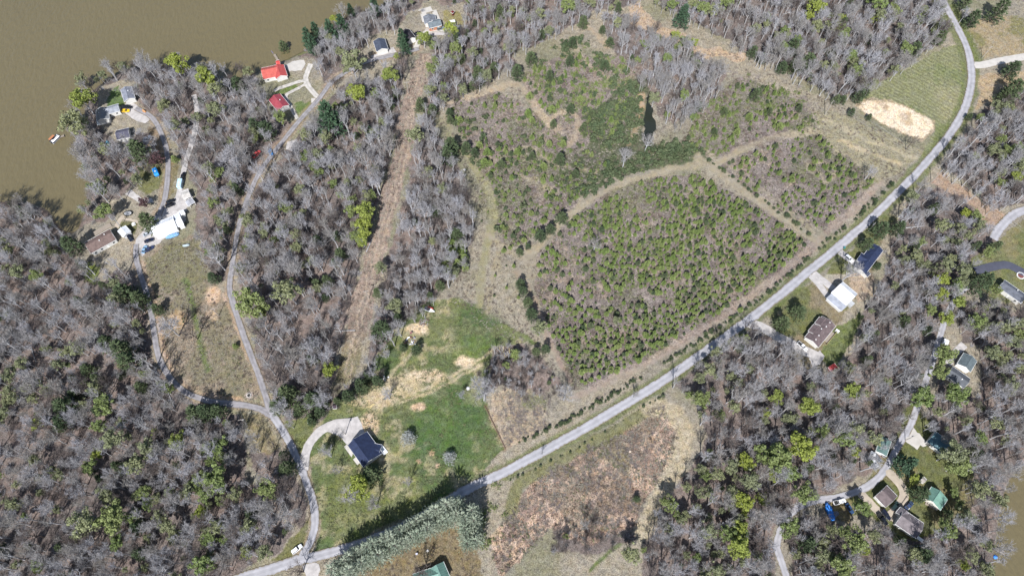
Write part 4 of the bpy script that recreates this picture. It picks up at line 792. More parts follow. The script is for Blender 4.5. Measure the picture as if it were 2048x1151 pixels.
# ------------------------------------------------------------------ forests
cand = []
step = 3.4
xs = np.arange(-330, 330, step); ys = np.arange(-14, 400, step)
X, Y = np.meshgrid(xs, ys); X = X + nrg.uniform(-.48, .48, X.shape) * step; Y = Y + nrg.uniform(-.48, .48, Y.shape) * step
X, Y = X.ravel(), Y.ravel(); cpx, cpy = proj(X, Y, 7.0); gpx, gpy = proj(X, Y, 0.0)
zone = np.full(X.shape, -1); zn = list(FOREST)
for zi, k in enumerate(zn): zone[inpoly(cpx, cpy, FOREST[k])] = zi
for pg in CLEARINGS: zone[inpoly(gpx, gpy, pg)] = -1
zone[inpoly(gpx, gpy, CORR)] = -1; zone[np.hypot((gpx - 1296) / 30, (gpy - 242) / 62) < 1] = -1
zone[lakemask(gpx, gpy) > 0.42] = -1
for nm, ln, w, mk in ROADS: zone[dline(gpx, gpy, ln) < w / .23 * .5 + (5 if nm != 'main_road' else 6)] = -1
for nm, pg, mk in PADS: zone[inpoly(gpx, gpy, pg)] = -1
dens = fbm(X, Y, 26, 41, 3)
keep = (zone >= 0) & (nrg.random(X.shape) < 0.58 + 0.8 * (dens - .35))
for h_ in hand:
    keep &= ~((np.hypot(cpx - h_[0], cpy - h_[1]) < h_[2] * .85))
keep &= ~((cpx < -150) | (cpx > 2200) | (cpy > 1195) | (cpy < -130))
X, Y, cpx, cpy, zone = X[keep], Y[keep], cpx[keep], cpy[keep], zone[keep]
HT = height(X, Y); mixn = fbm(X, Y, 34, 51, 3); mixg = fbm(X, Y, 30, 61, 3); u = nrg.random(X.shape)
kind = np.full(X.shape, 'T', dtype='<U1')
leafy_zone = np.array([{'the long right hand woods': .21, 'the woods by the brown cove': .26, 'the woods right of the bend': .10, 'the big woods below the lake inlet': .11, 'the grey copse above the pond': .01}.get(zn[z], .08) for z in zone])
kind[u < leafy_zone * np.clip((mixg - .35) * 6, .15, 2.2)] = 'P'
kind[(u > .955) & (mixg > .5)] = 'G'
kind[(u > .30) & (u < .36) & (mixn > .52)] = 'E'; kind[(u > .42) & (u < .52)] = 'D'
kind[(zone == zn.index('the dark clump at the bottom')) & (u < .75)] = 'D'
kind[(zone == zn.index('the thicket above the gravel drive')) & (u < .35)] = 'E'
sc = nrg.choice([.45, .54, .62, .68, .74, .82, .92, 1.1], X.shape) * nrg.uniform(.92, 1.08, X.shape); sc *= np.where(np.isin(zone, [zn.index('the scrub below the brush pile'), zn.index('the dark clump at the bottom')]), .55, 1)
D = AX_D[1] * Y - AX_D[2] * CAM_H
inf = (cpx > 5) & (cpx < 2043) & (cpy > 5) & (cpy < 1146)
def individual(sel, n):
    ids = np.where(sel & inf)[0]; return ids[np.argsort((D[ids] / sc[ids]))[:n]]
def area(px, py):
    l = min(LM, key=lambda l: math.hypot(l[0] - px, l[1] - py)); dx, dy = px - l[0], py - l[1]
    return ('upper' if dy < 0 else 'lower') + (' left of ' if dx < 0 else ' right of ') + l[2]
def put_area(i, protos, name, what, *a):
    ar = area(cpx[i], cpy[i]); put(i, protos, name, '%s in woods %s' % (what, ar), what + 's by ' + ar, *a)
rot = nrg.uniform(0, 6.283, X.shape); single = np.zeros(X.shape, bool)
ZG = {k: 'bare grey tree in ' + k for k in zn}
def put(i, protos, name, label, group, hk=1.0, s_k=1.0):
    tm_, cm_, h0 = protos[i % len(protos)]; s = float(sc[i]) * s_k
    o = thing(name, label, 'tree', (float(X[i]), float(Y[i]), float(HT[i])), float(rot[i]), group); o.scale = (s, s, s * hk)
    for nm, m_ in (('trunk', tm_), ('crown', cm_)):
        c = bpy.data.objects.new(nm, m_); col.objects.link(c); c.parent = o
    single[i] = True
for i in individual((kind == 'T') | (kind == 'D'), 278):
    z = zn[zone[i]]
    if kind[i] == 'D': put_area(i, DARKP, 'bare_tree', 'dark bare tree', .95)
    else: put_area(i, BAREP, 'bare_tree', 'pale bare tree')
for i in individual(kind == 'E', 70): put_area(i, CEDP['E'], 'evergreen_tree', 'dark cedar', 1.0, .95)
for i in np.where(((kind == 'P') | (kind == 'G')) & inf)[0][:130]:
    k = kind[i]; put_area(i, LEAFP[k], 'leafing_tree', 'faint olive tree' if k == 'P' else 'half-leafed tree', 1.1, .8)
rest = ~single
for kk, nm, lab, pr, hk in (('T', 'bare_woods', 'far mass of pale grey bare trees covering the wooded ground', BAREP, 1.0), ('D', 'dark_woods', 'far mass of dark-twigged bare trees among the woods', DARKP, .95), ('E', 'cedar_woods', 'far dark cedars scattered through the woods', CEDP['E'], 1.0), ('P', 'olive_woods', 'far olive leafing trees scattered through the woods', LEAFP['P'], 1.05), ('G', 'green_woods', 'far green leafing trees scattered through the woods', LEAFP['G'], 1.05)):
    q = np.where(rest & (kind == kk))[0]
    if not len(q): continue
    s = sc[q] * (.85 if kk in 'EPG' else 1)
    scatter(nm, lab, np.stack([X[q], Y[q], HT[q]], -1), rot[q], np.stack([s, s, s * hk], -1), pr)
print('forest trees', len(X), 'singles', single.sum())

for i in range(26):
    j = int(nrg.integers(0, len(X))); a_ = rng.uniform(0, 6.28); l_ = rng.uniform(6, 11); x, y = float(X[j]) + 2, float(Y[j]) + 1
    if not inf[j]: continue
    b = MB(); P_ = [(math.cos(a_) * l_ * t, math.sin(a_) * l_ * t, float(height(x + math.cos(a_) * l_ * t, y + math.sin(a_) * l_ * t) - height(x, y)) + .35 + .1 * t) for t in (-.5, -.2, .1, .5)]; b.tube(P_, [.26, .22, .17, .08], BARK, 6, True)
    for t in (.1, .25, .4): b.tube([(math.cos(a_) * l_ * t, math.sin(a_) * l_ * t, .4), (math.cos(a_ + .7) * l_ * .25 + math.cos(a_) * l_ * t, math.sin(a_ + .7) * l_ * .25 + math.sin(a_) * l_ * t, .9)], [.08, .03], BARK, 4)
    o = b.build('fallen_trunk'); o.location = (x, y, float(HT[j])); tag(o, 'pale fallen trunk in woods ' + area(cpx[j], cpy[j]), 'fallen tree', 'fallen trunks ' + area(cpx[j], cpy[j]))
# ------------------------------------------------------------------ the pale pine row
ORD = 'first second third fourth fifth sixth seventh eighth ninth tenth eleventh twelfth thirteenth fourteenth fifteenth sixteenth seventeenth eighteenth nineteenth twentieth twenty-first twenty-second twenty-third twenty-fourth'.split()
row = [(668, 1150), (700, 1130), (730, 1112), (760, 1096), (790, 1082), (818, 1066), (845, 1050), (872, 1036), (898, 1024), (924, 1014)]
for line, n, off, lab, gp in ((spline(row, 4), 24, -11, 'back line of the long pale pine row', 'pines in the long row'), (spline(row, 4), 24, 12, 'front line of the long pale pine row', 'pines in the front of the long row'), (spline([(938, 1020), (940, 1042), (941, 1064), (944, 1086)], 4), 9, -8, 'inner line of the short pale pine column', 'pines in the short column'), (spline([(936, 1030), (940, 1042), (941, 1064), (944, 1094)], 4), 8, 9, 'outer line of the short pale pine column', 'pines on the outer side of the short column')):
    for k in range(n):
        t = (k + .5) / n * (len(line) - 1); i = int(t); a, b_ = line[i], line[min(i + 1, len(line) - 1)]; dx, dy = b_[0] - a[0], b_[1] - a[1]; l_ = math.hypot(dx, dy) or 1
        x = a[0] + dx * (t - i) - dy / l_ * off + rng.uniform(-2, 2); y = a[1] + dy * (t - i) + dx / l_ * off + rng.uniform(-2, 2)
        place_tree(PLUME, rng.randrange(99), x, y, rng.uniform(26, 34), 'white_pine', '%s pine from the %s end, %s' % (ORD[k], 'upper' if 'column' in lab else 'lower', lab), 'tree', gp, rng.uniform(.85, 1.05), .55)

# ------------------------------------------------------------------ conifer plantation and field saplings
SAPZ = [(PLANT, 2.05, .74, .88, 'small bright green conifer in the main plantation above the road', 'young conifers in the main plantation'), (PLANT2, 2.5, .62, .85, 'small green conifer in the plot beside the sandy loop path', 'young conifers in the loop path plot'),
        (PLANT3, 2.9, .6, .85, 'small green conifer in the open upper field', 'young conifers in the open upper field'), (PLANT4, 2.9, .6, .9, 'small green conifer on the brushy slope left of the pond', 'young conifers left of the pond'), (PLANT5, 2.9, .62, .85, 'small green conifer in the rough ground right of the pond', 'young conifers right of the pond'),
        ([(950, 380), (1020, 420), (1060, 470), (1040, 600), (990, 610), (960, 480)], 5.5, .35, .9, 'small green conifer beside the grassy track', 'young conifers beside the grassy track')]
TRK = [[(1060, 510), (1100, 470), (1145, 428), (1200, 392), (1262, 362), (1330, 342), (1395, 328)], [(1395, 312), (1480, 372), (1545, 420), (1600, 462), (1640, 488)], [(1430, 330), (1480, 296), (1530, 277), (1590, 264)], [(985, 182), (1022, 166), (1045, 172), (1066, 200), (1080, 228), (1118, 258)], [(958, 610), (966, 540), (978, 470), (988, 430), (976, 370)], [(1150, 792), (1250, 745), (1335, 702), (1435, 640), (1535, 568), (1640, 480), (1760, 368)], [(1032, 545), (1068, 600), (1090, 660), (1112, 710), (1140, 760)], [(1100, 240), (1118, 224), (1138, 220), (1158, 236), (1156, 260), (1140, 292)]]
SP = []
for pg, st, pr, sk, lab, gp in SAPZ:
    x0 = min(unproj(*p_)[0] for p_ in pg); x1 = max(unproj(*p_)[0] for p_ in pg); y0 = min(unproj(*p_)[1] for p_ in pg); y1 = max(unproj(*p_)[1] for p_ in pg)
    U, V = np.meshgrid(np.arange(x0, x1, st), np.arange(y0, y1, st)); U = U.ravel() + nrg.uniform(-.42, .42, U.size) * st; V = V.ravel() + nrg.uniform(-.42, .42, V.size) * st
    a, b_ = proj(U, V, 1.2); m = inpoly(a, b_, pg)
    for tr in TRK: m &= dline(a, b_, tr) > 10
    m &= nrg.random(U.size) < pr * np.clip((fbm(U, V, 17, 71, 3) - .24) * 3.6, .22, 1.2)
    for h_ in hand: m &= np.hypot(a - h_[0], b_ - h_[1]) > h_[2]
    for x, y in zip(U[m], V[m]): SP.append((float(x), float(y), sk * rng.choice((.4, .55, .7, .85, .95, 1.05, 1.2, 1.45)) * rng.uniform(.85, 1.15), lab, gp))
SP.sort(key=lambda s: (AX_D[1] * s[1] - AX_D[2] * CAM_H) / s[2])
for i, (x, y, s, lab, gp) in enumerate(SP[:290]):
    o = bpy.data.objects.new('young_conifer', SAPP[i % 5][0]); col.objects.link(o); o.location = (x, y, float(height(x, y))); o.rotation_euler = (0, 0, rng.uniform(0, 6.28)); o.scale = (s, s, s * rng.uniform(.85, 1.15)); 
    spx, spy = proj(x, y, 0); l = min(LM + [(1300, 560, 'the middle of the plantation'), (1400, 540, 'the right-hand middle of the plantation'), (1200, 590, 'the left-hand middle of the plantation'), (1380, 450, 'the upper middle of the plantation'), (1300, 640, 'the lower middle of the plantation'), (1530, 530, 'the right end of the plantation'), (1280, 430, 'the upper left of the plantation'), (1200, 700, 'the lower corner of the plantation'), (1450, 480, 'the upper right of the plantation'), (1120, 620, 'the left edge of the plantation'), (1400, 620, 'the roadside edge of the plantation')], key=lambda l: math.hypot(l[0] - spx, l[1] - spy)); big = 'tiny' if s < .75 else ('small' if s < 1.1 else 'larger')
    sd_ = 'left' if spx < l[0] else 'right'; tag(o, '%s bright green young conifer on the %s side of %s' % (big, sd_, l[2]), 'tree', '%s young conifers %s of %s' % (big, sd_, l[2]))
q = SP[290:]
if q: scatter('conifer_saplings', 'rest of the small young conifers dotted over the fields', [(x, y, float(height(x, y))) for x, y, s, *_ in q], [rng.uniform(0, 6.28) for _ in q], [(s, s, s) for _, _, s, *_ in q], [p_[0] for p_ in SAPP])
print('saplings', len(SP))

# ------------------------------------------------------------------ hedge shrubs along roads and tracks
HEDGES = [('dark shrub in the roadside hedge', 'shrubs of the roadside hedge', spline([(1040, 882), (1130, 842), (1196, 806), (1258, 768), (1330, 724), (1395, 682), (1470, 632), (1540, 580), (1610, 522), (1680, 462), (1745, 405), (1790, 360)]), 215, 7, 4),
          ('shrub between two field paths', 'shrubs between the field paths', spline([(1412, 318), (1450, 342), (1500, 380), (1560, 424), (1620, 468)]), 22, 9, 2),
          ('low shrub on the lower road verge', 'shrubs on the lower verge', spline([(1010, 965), (1100, 922), (1180, 882), (1290, 810), (1330, 790)]), 22, 6, 2)]
for lab, gp, ln, n, d, jit in HEDGES:
    for k in range(n):
        t = (k + rng.uniform(.1, .9)) / n * (len(ln) - 1); i = int(t); a, b_ = ln[i], ln[min(i + 1, len(ln) - 1)]
        x = a[0] + (b_[0] - a[0]) * (t - i) + rng.uniform(-jit, jit); y = a[1] + (b_[1] - a[1]) * (t - i) + rng.uniform(-jit, jit)
        X0, Y0, Z0 = ground_at(x, y, .8)
        if n > 100 and fbm(X0, Y0, 9, 131, 2) < .33: continue
        s = d * (AX_D[1] * Y0 - AX_D[2] * CAM_H) / FPX / 3.4 * rng.choice((.5, .7, .9, 1.1, 1.3, 1.6))
        o = bpy.data.objects.new('hedge_shrub', HEDGEP[k % 3]); col.objects.link(o); o.location = (X0, Y0, Z0); o.rotation_euler = (0, 0, rng.uniform(0, 6)); o.scale = (s, s, s * rng.uniform(.8, 1.2)); l = min(LM, key=lambda l: math.hypot(l[0] - x, l[1] - y)); tag(o, lab + ', nearest ' + l[2], 'shrub', gp + ' nearest ' + l[2])

# ------------------------------------------------------------------ undergrowth masses
def mass(name, label, regions, protos, smin, smax, hk=1.0, seed=1, thr=0.0, ns=10, avoid=True):
    P, Rr, Sc = [], [], []
    for pg, n in regions:
        w = [unproj(*p_) for p_ in pg]; x0, x1 = min(a for a, _ in w), max(a for a, _ in w); y0, y1 = min(a for _, a in w), max(a for _, a in w)
        U = nrg.uniform(x0 - 6, x1 + 6, n); V = nrg.uniform(y0 - 6, y1 + 6, n); a, b_ = proj(U, V, 0.0); m = inpoly(a + (fbm(U, V, 7, 95, 3) - .5) * 36, b_ + (fbm(U, V, 7, 97, 3) - .5) * 36, pg) & (fbm(U, V, ns, seed * 7 + 80, 3) > thr) & (lakemask(a, b_) < .4) & (np.hypot((a - 1297) / 10, (b_ - 240) / 40) > 1)
        if avoid:
            for tr in TRK: m &= dline(a, b_, tr) > 9
            for nm, ln, w_, mk in ROADS: m &= dline(a, b_, ln) > w_ / .23 * .5 + 4
            for nm, pp, mk in PADS: m &= ~inpoly(a, b_, pp)
        U, V = U[m], V[m]; P.append(np.stack([U, V, height(U, V)], -1)); Rr.append(nrg.uniform(0, 6.28, len(U))); s = nrg.uniform(smin, smax, len(U)); Sc.append(np.stack([s, s, s * hk], -1))
    P = np.concatenate(P); scatter(name, label, P, np.concatenate(Rr), np.concatenate(Sc), protos); print(name, len(P))
SCR = [proto_twigbush(600 + i, SCRUB) for i in range(4)]; TUF = [proto_twigbush(620 + i, TUFT, .55, .6, 22, .05) for i in range(3)]; WEE = [proto_leafbush(640 + i, WEED, .5, .8, 36, .13) for i in range(3)]; THK = [proto_leafbush(660 + i, LEAF['T' if i < 3 else 'E'], 2.0, 1.5, 150, .22) for i in range(4)]; THG = [proto_leafbush(680 + i, LEAF['G'], 1.3, 1.3, 90, .17) for i in range(2)]
DRKS = [proto_twigbush(700 + i, TWIGD, 2.2, 1.8, 70, .045) for i in range(3)]
mass('bramble_scrub', 'low mauve bramble scrub filling the plantation and old fields', [(PLANT, 7500), (PLANT2, 2600), (PLANT3, 3200), (PLANT4, 2600), (PLANT5, 2600), (BRACK, 2400), ([(985, 790), (1060, 775), (1100, 790), (1090, 850), (1040, 890), (1012, 892), (980, 830)], 700), ([(1150, 792), (1335, 702), (1535, 568), (1640, 480), (1760, 368), (1770, 380), (1545, 585), (1345, 722), (1150, 815)], 900), ([(1400, 110), (1640, 190), (1650, 250), (1450, 150)], 900)], SCR, .45, 1.1, .8, 1, .40)
mass('dry_grass', 'tufts of dry tan grass over the fields', [([(870, 220), (1000, 170), (1290, 100), (1480, 110), (1690, 220), (1840, 310), (1500, 620), (1150, 780), (960, 640), (880, 580), (960, 430)], 26000), (BRACK, 12000), ([(980, 790), (1090, 780), (1090, 850), (1012, 892)], 1800), ([(285, 512), (392, 470), (480, 680), (522, 790), (410, 790), (322, 690)], 5000), (CORR, 5000), ([(1260, 0), (1400, 95), (1500, 112), (1320, 72)], 1200), ([(1925, 60), (2060, 20), (2060, 110), (1960, 120)], 900)], TUF, .7, 1.5, .8, 2, .36)
DW = [proto_twigbush(630 + i, DARKW, .7, .7, 26, .05) for i in range(3)]
mass('dead_weeds', 'dark dead weed stalks standing among the dry grass', [([(870, 220), (1000, 170), (1290, 100), (1480, 110), (1690, 220), (1840, 310), (1500, 620), (1150, 780), (960, 640), (880, 580), (960, 430)], 17000), (BRACK, 2600), ([(285, 512), (392, 470), (480, 680), (522, 790), (410, 790), (322, 690)], 2600), (CORR, 2200), ([(690, 1160), (860, 1070), (960, 1120), (970, 1200)], 700)], DW, .6, 1.5, .8, 8, .44, 5)
mass('green_weeds', 'low green weeds and grass clumps in the meadow and fields', [(MEADOW, 7000), (PLANT, 6000), (PLANT2, 1800), (PLANT3, 2200), (PLANT4, 1700), (PLANT5, 1800), (BRACK, 1500), ([(285, 512), (392, 470), (480, 680), (522, 790), (410, 790), (322, 690)], 900)], WEE, .5, 1.2, .7, 3, .50)
TH = [([(1185, 290), (1172, 235), (1230, 180), (1282, 155), (1282, 200), (1276, 262), (1250, 290), (1210, 300)], 1500), ([(1145, 380), (1200, 330), (1270, 315), (1330, 290), (1400, 295), (1405, 315), (1320, 335), (1250, 358), (1170, 398)], 1900), ([(1080, 95), (1180, 70), (1225, 130), (1190, 140)], 420), ([(1180, 160), (1240, 150), (1225, 180)], 160)]
mass('evergreen_thicket', 'dense dark green thicket around and below the pond', [(t[0], int(t[1] * .62)) for t in TH] + [(PLANT4, 260), (PLANT3, 160), ([(905, 200), (960, 260), (1000, 330), (930, 330), (890, 260)], 60)], THK, .5, 1.75, 1.0, 4, .40, 6)
mass('green_thicket', 'brighter green bushes in the thicket and scrub', [(t[0], t[1] // 9) for t in TH] + [(PLANT, 900), (PLANT4, 1600), (PLANT5, 900), (PLANT3, 900), ([(930, 1010), (990, 975), (1020, 960), (1010, 1040), (960, 1110)], 700)], THG, .5, 1.1, 1.0, 5, .48, 8)
mass('dark_scrub', 'dark leafless scrub among trees and hedgerows', [([(985, 690), (1085, 720), (1130, 770), (1000, 775), (950, 770)], 300), ([(1105, 1060), (1200, 1040), (1270, 1080), (1110, 1105)], 130), ([(1040, 760), (1140, 770), (1120, 800), (1060, 860)], 160), ([(545, 775), (690, 770), (780, 745), (640, 840)], 500)], DRKS, .5, 1.1, 1, 6, .4)
U_ = [(FOREST[k], int(9 * abs(sum(FOREST[k][i][0] * FOREST[k][i - 1][1] - FOREST[k][i - 1][0] * FOREST[k][i][1] for i in range(len(FOREST[k])))) / 2 / 1000)) for k in zn]
mass('woodland_brush', 'thin grey understorey brush on the woodland floor', U_, [proto_twigbush(720 + i, TWIG, 2.0, 2.0, 60, .04) for i in range(3)], .5, 1.3, 1, 7, .42)

# ------------------------------------------------------------------ buildings
def house(name, label, cat, blocks, vents=(), chim=None, win=True, group=None):
    b0 = blocks[0]; r0 = b0['r']; mx, my = (r0[0] + r0[2]) / 2, (r0[1] + r0[3]) / 2
    x0, y0, z0 = ground_at(mx, my, b0['e'] + b0['k']); _used.add(label)
    o = thing(name, label, cat, (x0, y0, z0), 0, group); first = None
    for bi, b in enumerate(blocks):
        e, k = b['e'], b['k']; zr = z0 + e + k
        A = Vector((*unproj(b['r'][0], b['r'][1], zr), zr)) - Vector((x0, y0, z0)); B = Vector((*unproj(b['r'][2], b['r'][3], zr), zr)) - Vector((x0, y0, z0))
        u = (B - A).normalized(); v = Vector((-u.y, u.x, 0)); L_ = (B - A).length; wl, wr = b['w']
        M = Matrix(((u.x, v.x, 0, A.x), (u.y, v.y, 0, A.y), (0, 0, 1, 0), (0, 0, 0, 1)))
        rm = roofmat(b['roof']) if not b.get('metal') else paint(b['roof'], .5, .2, .1, 0, .5, 'metal_roof'); wm = paint(b['wall'], .8, .08, 0, 0, 1.5, 'siding') if not isinstance(b['wall'], bpy.types.Material) else b['wall']
        T = lambda x, y, z: M @ Vector((x, y, z))
        lo = b.get('lo', (e, e)); ii = .42
        hl = lambda y: e + k - (e + k - lo[0]) * y / wl if y >= 0 else e + k - (e + k - lo[1]) * -y / wr
        w_ = MB(); yl, yr = wl - ii, -(wr - ii); xa, xb = .35, L_ - .35; tk = .17
        if b.get('open'):
            for x in (xa + .1, (xa + xb) / 2, xb - .1):
                for y in (yl, yr): w_.box(x - .1, x + .1, y - .1, y + .1, -1.2, hl(y) - tk, wm, M)
        else:
            for x, fl in ((xa, 1), (xb, -1)):
                pts = [T(x, yr, -1.2), T(x, yl, -1.2), T(x, yl, hl(yl) - tk), T(x, 0, e + k - tk), T(x, yr, hl(yr) - tk)]; w_.face(pts if fl < 0 else pts[::-1], wm)
            for y in (yl, yr):
                pts = [T(xa, y, -1.2), T(xb, y, -1.2), T(xb, y, hl(y) - tk), T(xa, y, hl(y) - tk)]; w_.face(pts, wm)
        wo_ = w_.build('wall', o)
        rp = None
        for side, wv_ in ((1, wl), (-1, wr)):
            s_ = MB(); t_ = .13; le = lo[0] if side > 0 else lo[1]
            P = [T(0, 0, e + k), T(L_, 0, e + k), T(L_, side * wv_, le), T(0, side * wv_, le)]; Q = [p_ - Vector((0, 0, t_)) for p_ in P]
            if side < 0: P = P[::-1]; Q = Q[::-1]
            s_.face(P[::-1] if False else P, rm); s_.face(Q[::-1], rm)
            for i in range(4): j = (i + 1) % 4; s_.face([P[j], P[i], Q[i], Q[j]], rm)
            if b.get('metal'):
                n = max(2, int(L_ / .9))
                for i in range(n + 1):
                    x = .03 + (L_ - .06) * i / n; a, c = T(x, side * .12, hl(side * .12) + .004), T(x, side * (wv_ - .02), hl(side * (wv_ - .02)) + .004); sx = u * .035
                    s_.face([a - sx, a + sx, c + sx, c - sx], rm); s_.face([a - sx, a - sx + Vector((0, 0, .06)), c - sx + Vector((0, 0, .06)), c - sx], rm); s_.face([a + sx, a + sx + Vector((0, 0, .06)), c + sx + Vector((0, 0, .06)), c + sx], rm); s_.face([a - sx + Vector((0, 0, .06)), a + sx + Vector((0, 0, .06)), c + sx + Vector((0, 0, .06)), c - sx + Vector((0, 0, .06))], rm)
            else:
                n = max(3, int(wv_ / .55))
                for i in range(1, n + 1):      # shingle courses stand proud of one another
                    y1 = side * wv_ * i / n - side * .02; a, c = T(.01, y1, hl(y1)), T(L_ - .01, y1, hl(y1)); d_ = v * (-side * .05)
                    up = Vector((0, 0, .022)); s_.face([a + up, c + up, c + d_ + up * .9, a + d_ + up * .9], rm)
            so = s_.build('roof_slope', o); rp = rp or so
            g_ = MB(); y1 = side * (wv_ + .05); g_.box(0, L_, min(y1 - .05, y1 + .05), max(y1 - .05, y1 + .05), le - .16, le + .03, WHITE, M); g_.build('gutter', so)
        c_ = MB(); c_.box(-.02, L_ + .02, -.14, .14, e + k - .03, e + k + .05, rm, M); c_.build('ridge_cap', rp)
        for x in (-.05, L_ + .01):
            for side, wv_ in ((1, wl), (-1, wr)):
                f_ = MB(); le = lo[0] if side > 0 else lo[1]; p_ = [T(x, 0, e + k + .01), T(x, side * wv_, le + .01), T(x, side * wv_, le - .2), T(x, 0, e + k - .2)]; q_ = [a + u * .04 for a in p_]
                f_.face(p_, WHITE); f_.face(q_[::-1], WHITE); f_.face([p_[0], q_[0], q_[1], p_[1]], WHITE); f_.build('barge_board', rp)
        if win and not b.get('open'):
            for side, y in ((1, yl), (-1, yr)):
                n = max(1, int(L_ / 3.2)); top = min(2.15, hl(y) - .35)
                for i in range(n):
                    x = xa + (xb - xa) * (i + .5) / n; yo = side * .035
                    if bi == 0 and side == -1 and i == n // 2:
                        d_ = MB(); d_.box(x - .5, x + .5, y + min(0, yo), y + max(0, yo), .05, 2.1, WHITE, M); dr = d_.build('door', o); h_ = MB(); h_.box(x + .36, x + .42, y - .1, y - .03, 1.0, 1.08, TIN, M); h_.build('handle', dr)
                    elif top > 1.5:
                        f_ = MB()
                        for ax, bx, az, bz in ((x - .6, x - .5, .9, top), (x + .5, x + .6, .9, top), (x - .5, x + .5, .9, 1.0), (x - .5, x + .5, top - .1, top)): f_.box(ax, bx, y + min(0, yo * 1.6), y + max(0, yo * 1.6), az, bz, WHITE, M)
                        fo = f_.build('window', o); pn = MB(); pn.box(x - .5, x + .5, y + min(0, yo * .6), y + max(0, yo * .6), 1.0, top - .1, GLASS, M); pn.build('pane', fo)
        if bi == 0: first = (M, L_, hl, o)
    M, L_, hl, o = first
    for t, y in vents:
        v_ = MB(); P = M @ Vector((t * L_, y, hl(y))); v_.tube([P - Vector((0, 0, .1)), P + Vector((0, 0, .45))], [.13, .13], WHITE, 8, True); v_.box(-.22, .22, -.22, .22, .45, .55, WHITE, Matrix.Translation(P)); v_.build('roof_vent', o)
    if chim:
        c_ = MB(); P = M @ Vector((chim[0] * L_, chim[1], hl(chim[1]))); c_.box(-.4, .4, -.4, .4, -.6, 1.1, chim[2], Matrix.Translation(P)); co_ = c_.build('chimney', o); d_ = MB(); d_.box(-.48, .48, -.48, .48, 1.1, 1.22, STONE, Matrix.Translation(P)); d_.build('chimney_cap', co_)
    return o
def part_box(o, name, px, py, dx, dy, L_, W_, z0, z1, m, hk=0.0):
    """a deck, porch or slab beside a house, centred at pixel px,py with its long side along pixel direction dx,dy"""
    x, y, z = ground_at(px, py, hk); x1, y1 = unproj(px + dx, py + dy, z); x2, y2 = unproj(px, py, z); a = math.atan2(y1 - y2, x1 - x2)
    b = MB(); M = Matrix.Translation(Vector((x, y, z)) - o.location) @ Matrix.Rotation(a, 4, 'Z'); b.box(-L_ / 2, L_ / 2, -W_ / 2, W_ / 2, z0, z1, m, M); return b.build(name, o)
def BL(r, w, e=2.9, k=1.5, roof=(.2, .2, .2), wall=(.58, .57, .54), **kw): return dict(r=r, w=w, e=e, k=k, roof=roof, wall=wall, **kw)
NAVY = S(44, 54, 82, 1.3); MAUVEBR = S(112, 98, 98, 1.3); GREYB = S(138, 142, 154, 1.4); WROOF = (.74, .75, .77)
h1 = house('house', 'white house with a navy roof on the green lawn beside the gravel yard', 'house', [BL((706.5, 877, 738, 921), (6.4, 3.5), 3.2, 2.6, NAVY, lo=(2.7, 3.2)), BL((742, 896, 760, 900), (2.6, 2.6), 2.8, .7, NAVY)], [(.55, 1.2), (.4, 2.6)])
part_box(h1, 'porch', 714, 921, 30, 40, 3.2, 1.8, -.6, .35, MATS['concrete']); part_box(h1, 'walkway', 699, 902, 20, 28, 6.5, 1.4, -.6, .12, MATS['concrete']); part_box(h1, 'deck', 766, 899, 20, 26, 4.4, 2.2, .1, .5, WHITE)
h2 = house('house', 'brown-roofed house with three stepped roof sections beside the white barn', 'house', [BL((1626, 682, 1661, 639.5), (3.9, 3.6), 2.9, 1.5, MAUVEBR), BL((1625.5, 666, 1637, 652), (2.2, 1.6), 2.9, .9, MAUVEBR), BL((1640, 650, 1650, 637), (2.4, 1.6), 2.9, 1.2, MAUVEBR)], [(.12, -.5), (.3, -.4), (.5, -1.0), (.55, .6), (.72, -.4), (.92, -.5)])
part_box(h2, 'deck', 1658, 674, 35, -43, 6.5, 1.8, -.5, .5, WOOD); part_box(h2, 'deck_rail', 1662, 677, 35, -43, 9, .12, -.2, 1.2, paint(S(220, 200, 150)))
h3 = house('barn', 'white metal barn with a bright roof and grey lean-to beside the gravel drives', 'barn', [BL((1680.5, 567.5, 1710.3, 592.6), (3.4, 5.4), 4.6, 1.7, WROOF, (.66, .66, .66), metal=True, lo=(4.3, 4.1)), BL((1664, 585.5, 1694, 611.5), (.5, 3.4), 3.5, .35, S(176, 180, 190), (.55, .55, .55), metal=True, lo=(3.6, 2.6))], win=False)
part_box(h3, 'lean_shed', 1699, 609, 30, 26, 2.6, 2.6, -.5, 1.9, TIN)
h4 = house('house', 'long navy-roofed house with a front wing near the main road', 'house', [BL((1758.5, 491.5, 1722.5, 539), (2.9, 3.2), 2.7, 1.2, NAVY), BL((1720, 510.5, 1738, 521), (2.7, 2.7), 2.7, 1.1, NAVY), BL((1731.5, 549, 1738, 543), (1.6, 1.3), 2.3, .6, S(84, 88, 104))], [(.3, 1.0), (.6, -.8)])
part_box(h4, 'deck', 1757, 512, 36, -47, 5, 2.2, -.4, .5, WOOD)
h5 = house('boat_shed', 'long white metal boat shed on the gravel lot', 'shed', [BL((302, 455.6, 347.2, 438.4), (3.2, 4.7), 3.6, 1.3, WROOF, (.7, .7, .7), metal=True), BL((350.5, 441.5, 362, 436.5), (4.4, 3.6), 3.2, .8, (.72, .74, .77), (.7, .7, .7), metal=True)], win=False)
house('shed', 'small white shed beyond the end of the boat shed', 'shed', [BL((359.5, 421.5, 364, 429.5), (1.6, 1.6), 2.6, .4, WROOF, (.6, .6, .6), metal=True)], win=False)
house('shed', 'white roofed carport with rusty stripes at the top of the gravel lot', 'carport', [BL((363.5, 390.5, 378.5, 384.5), (2.4, 2.4), 2.6, .5, S(226, 220, 212), WHITE, metal=True, open=True)], win=False)
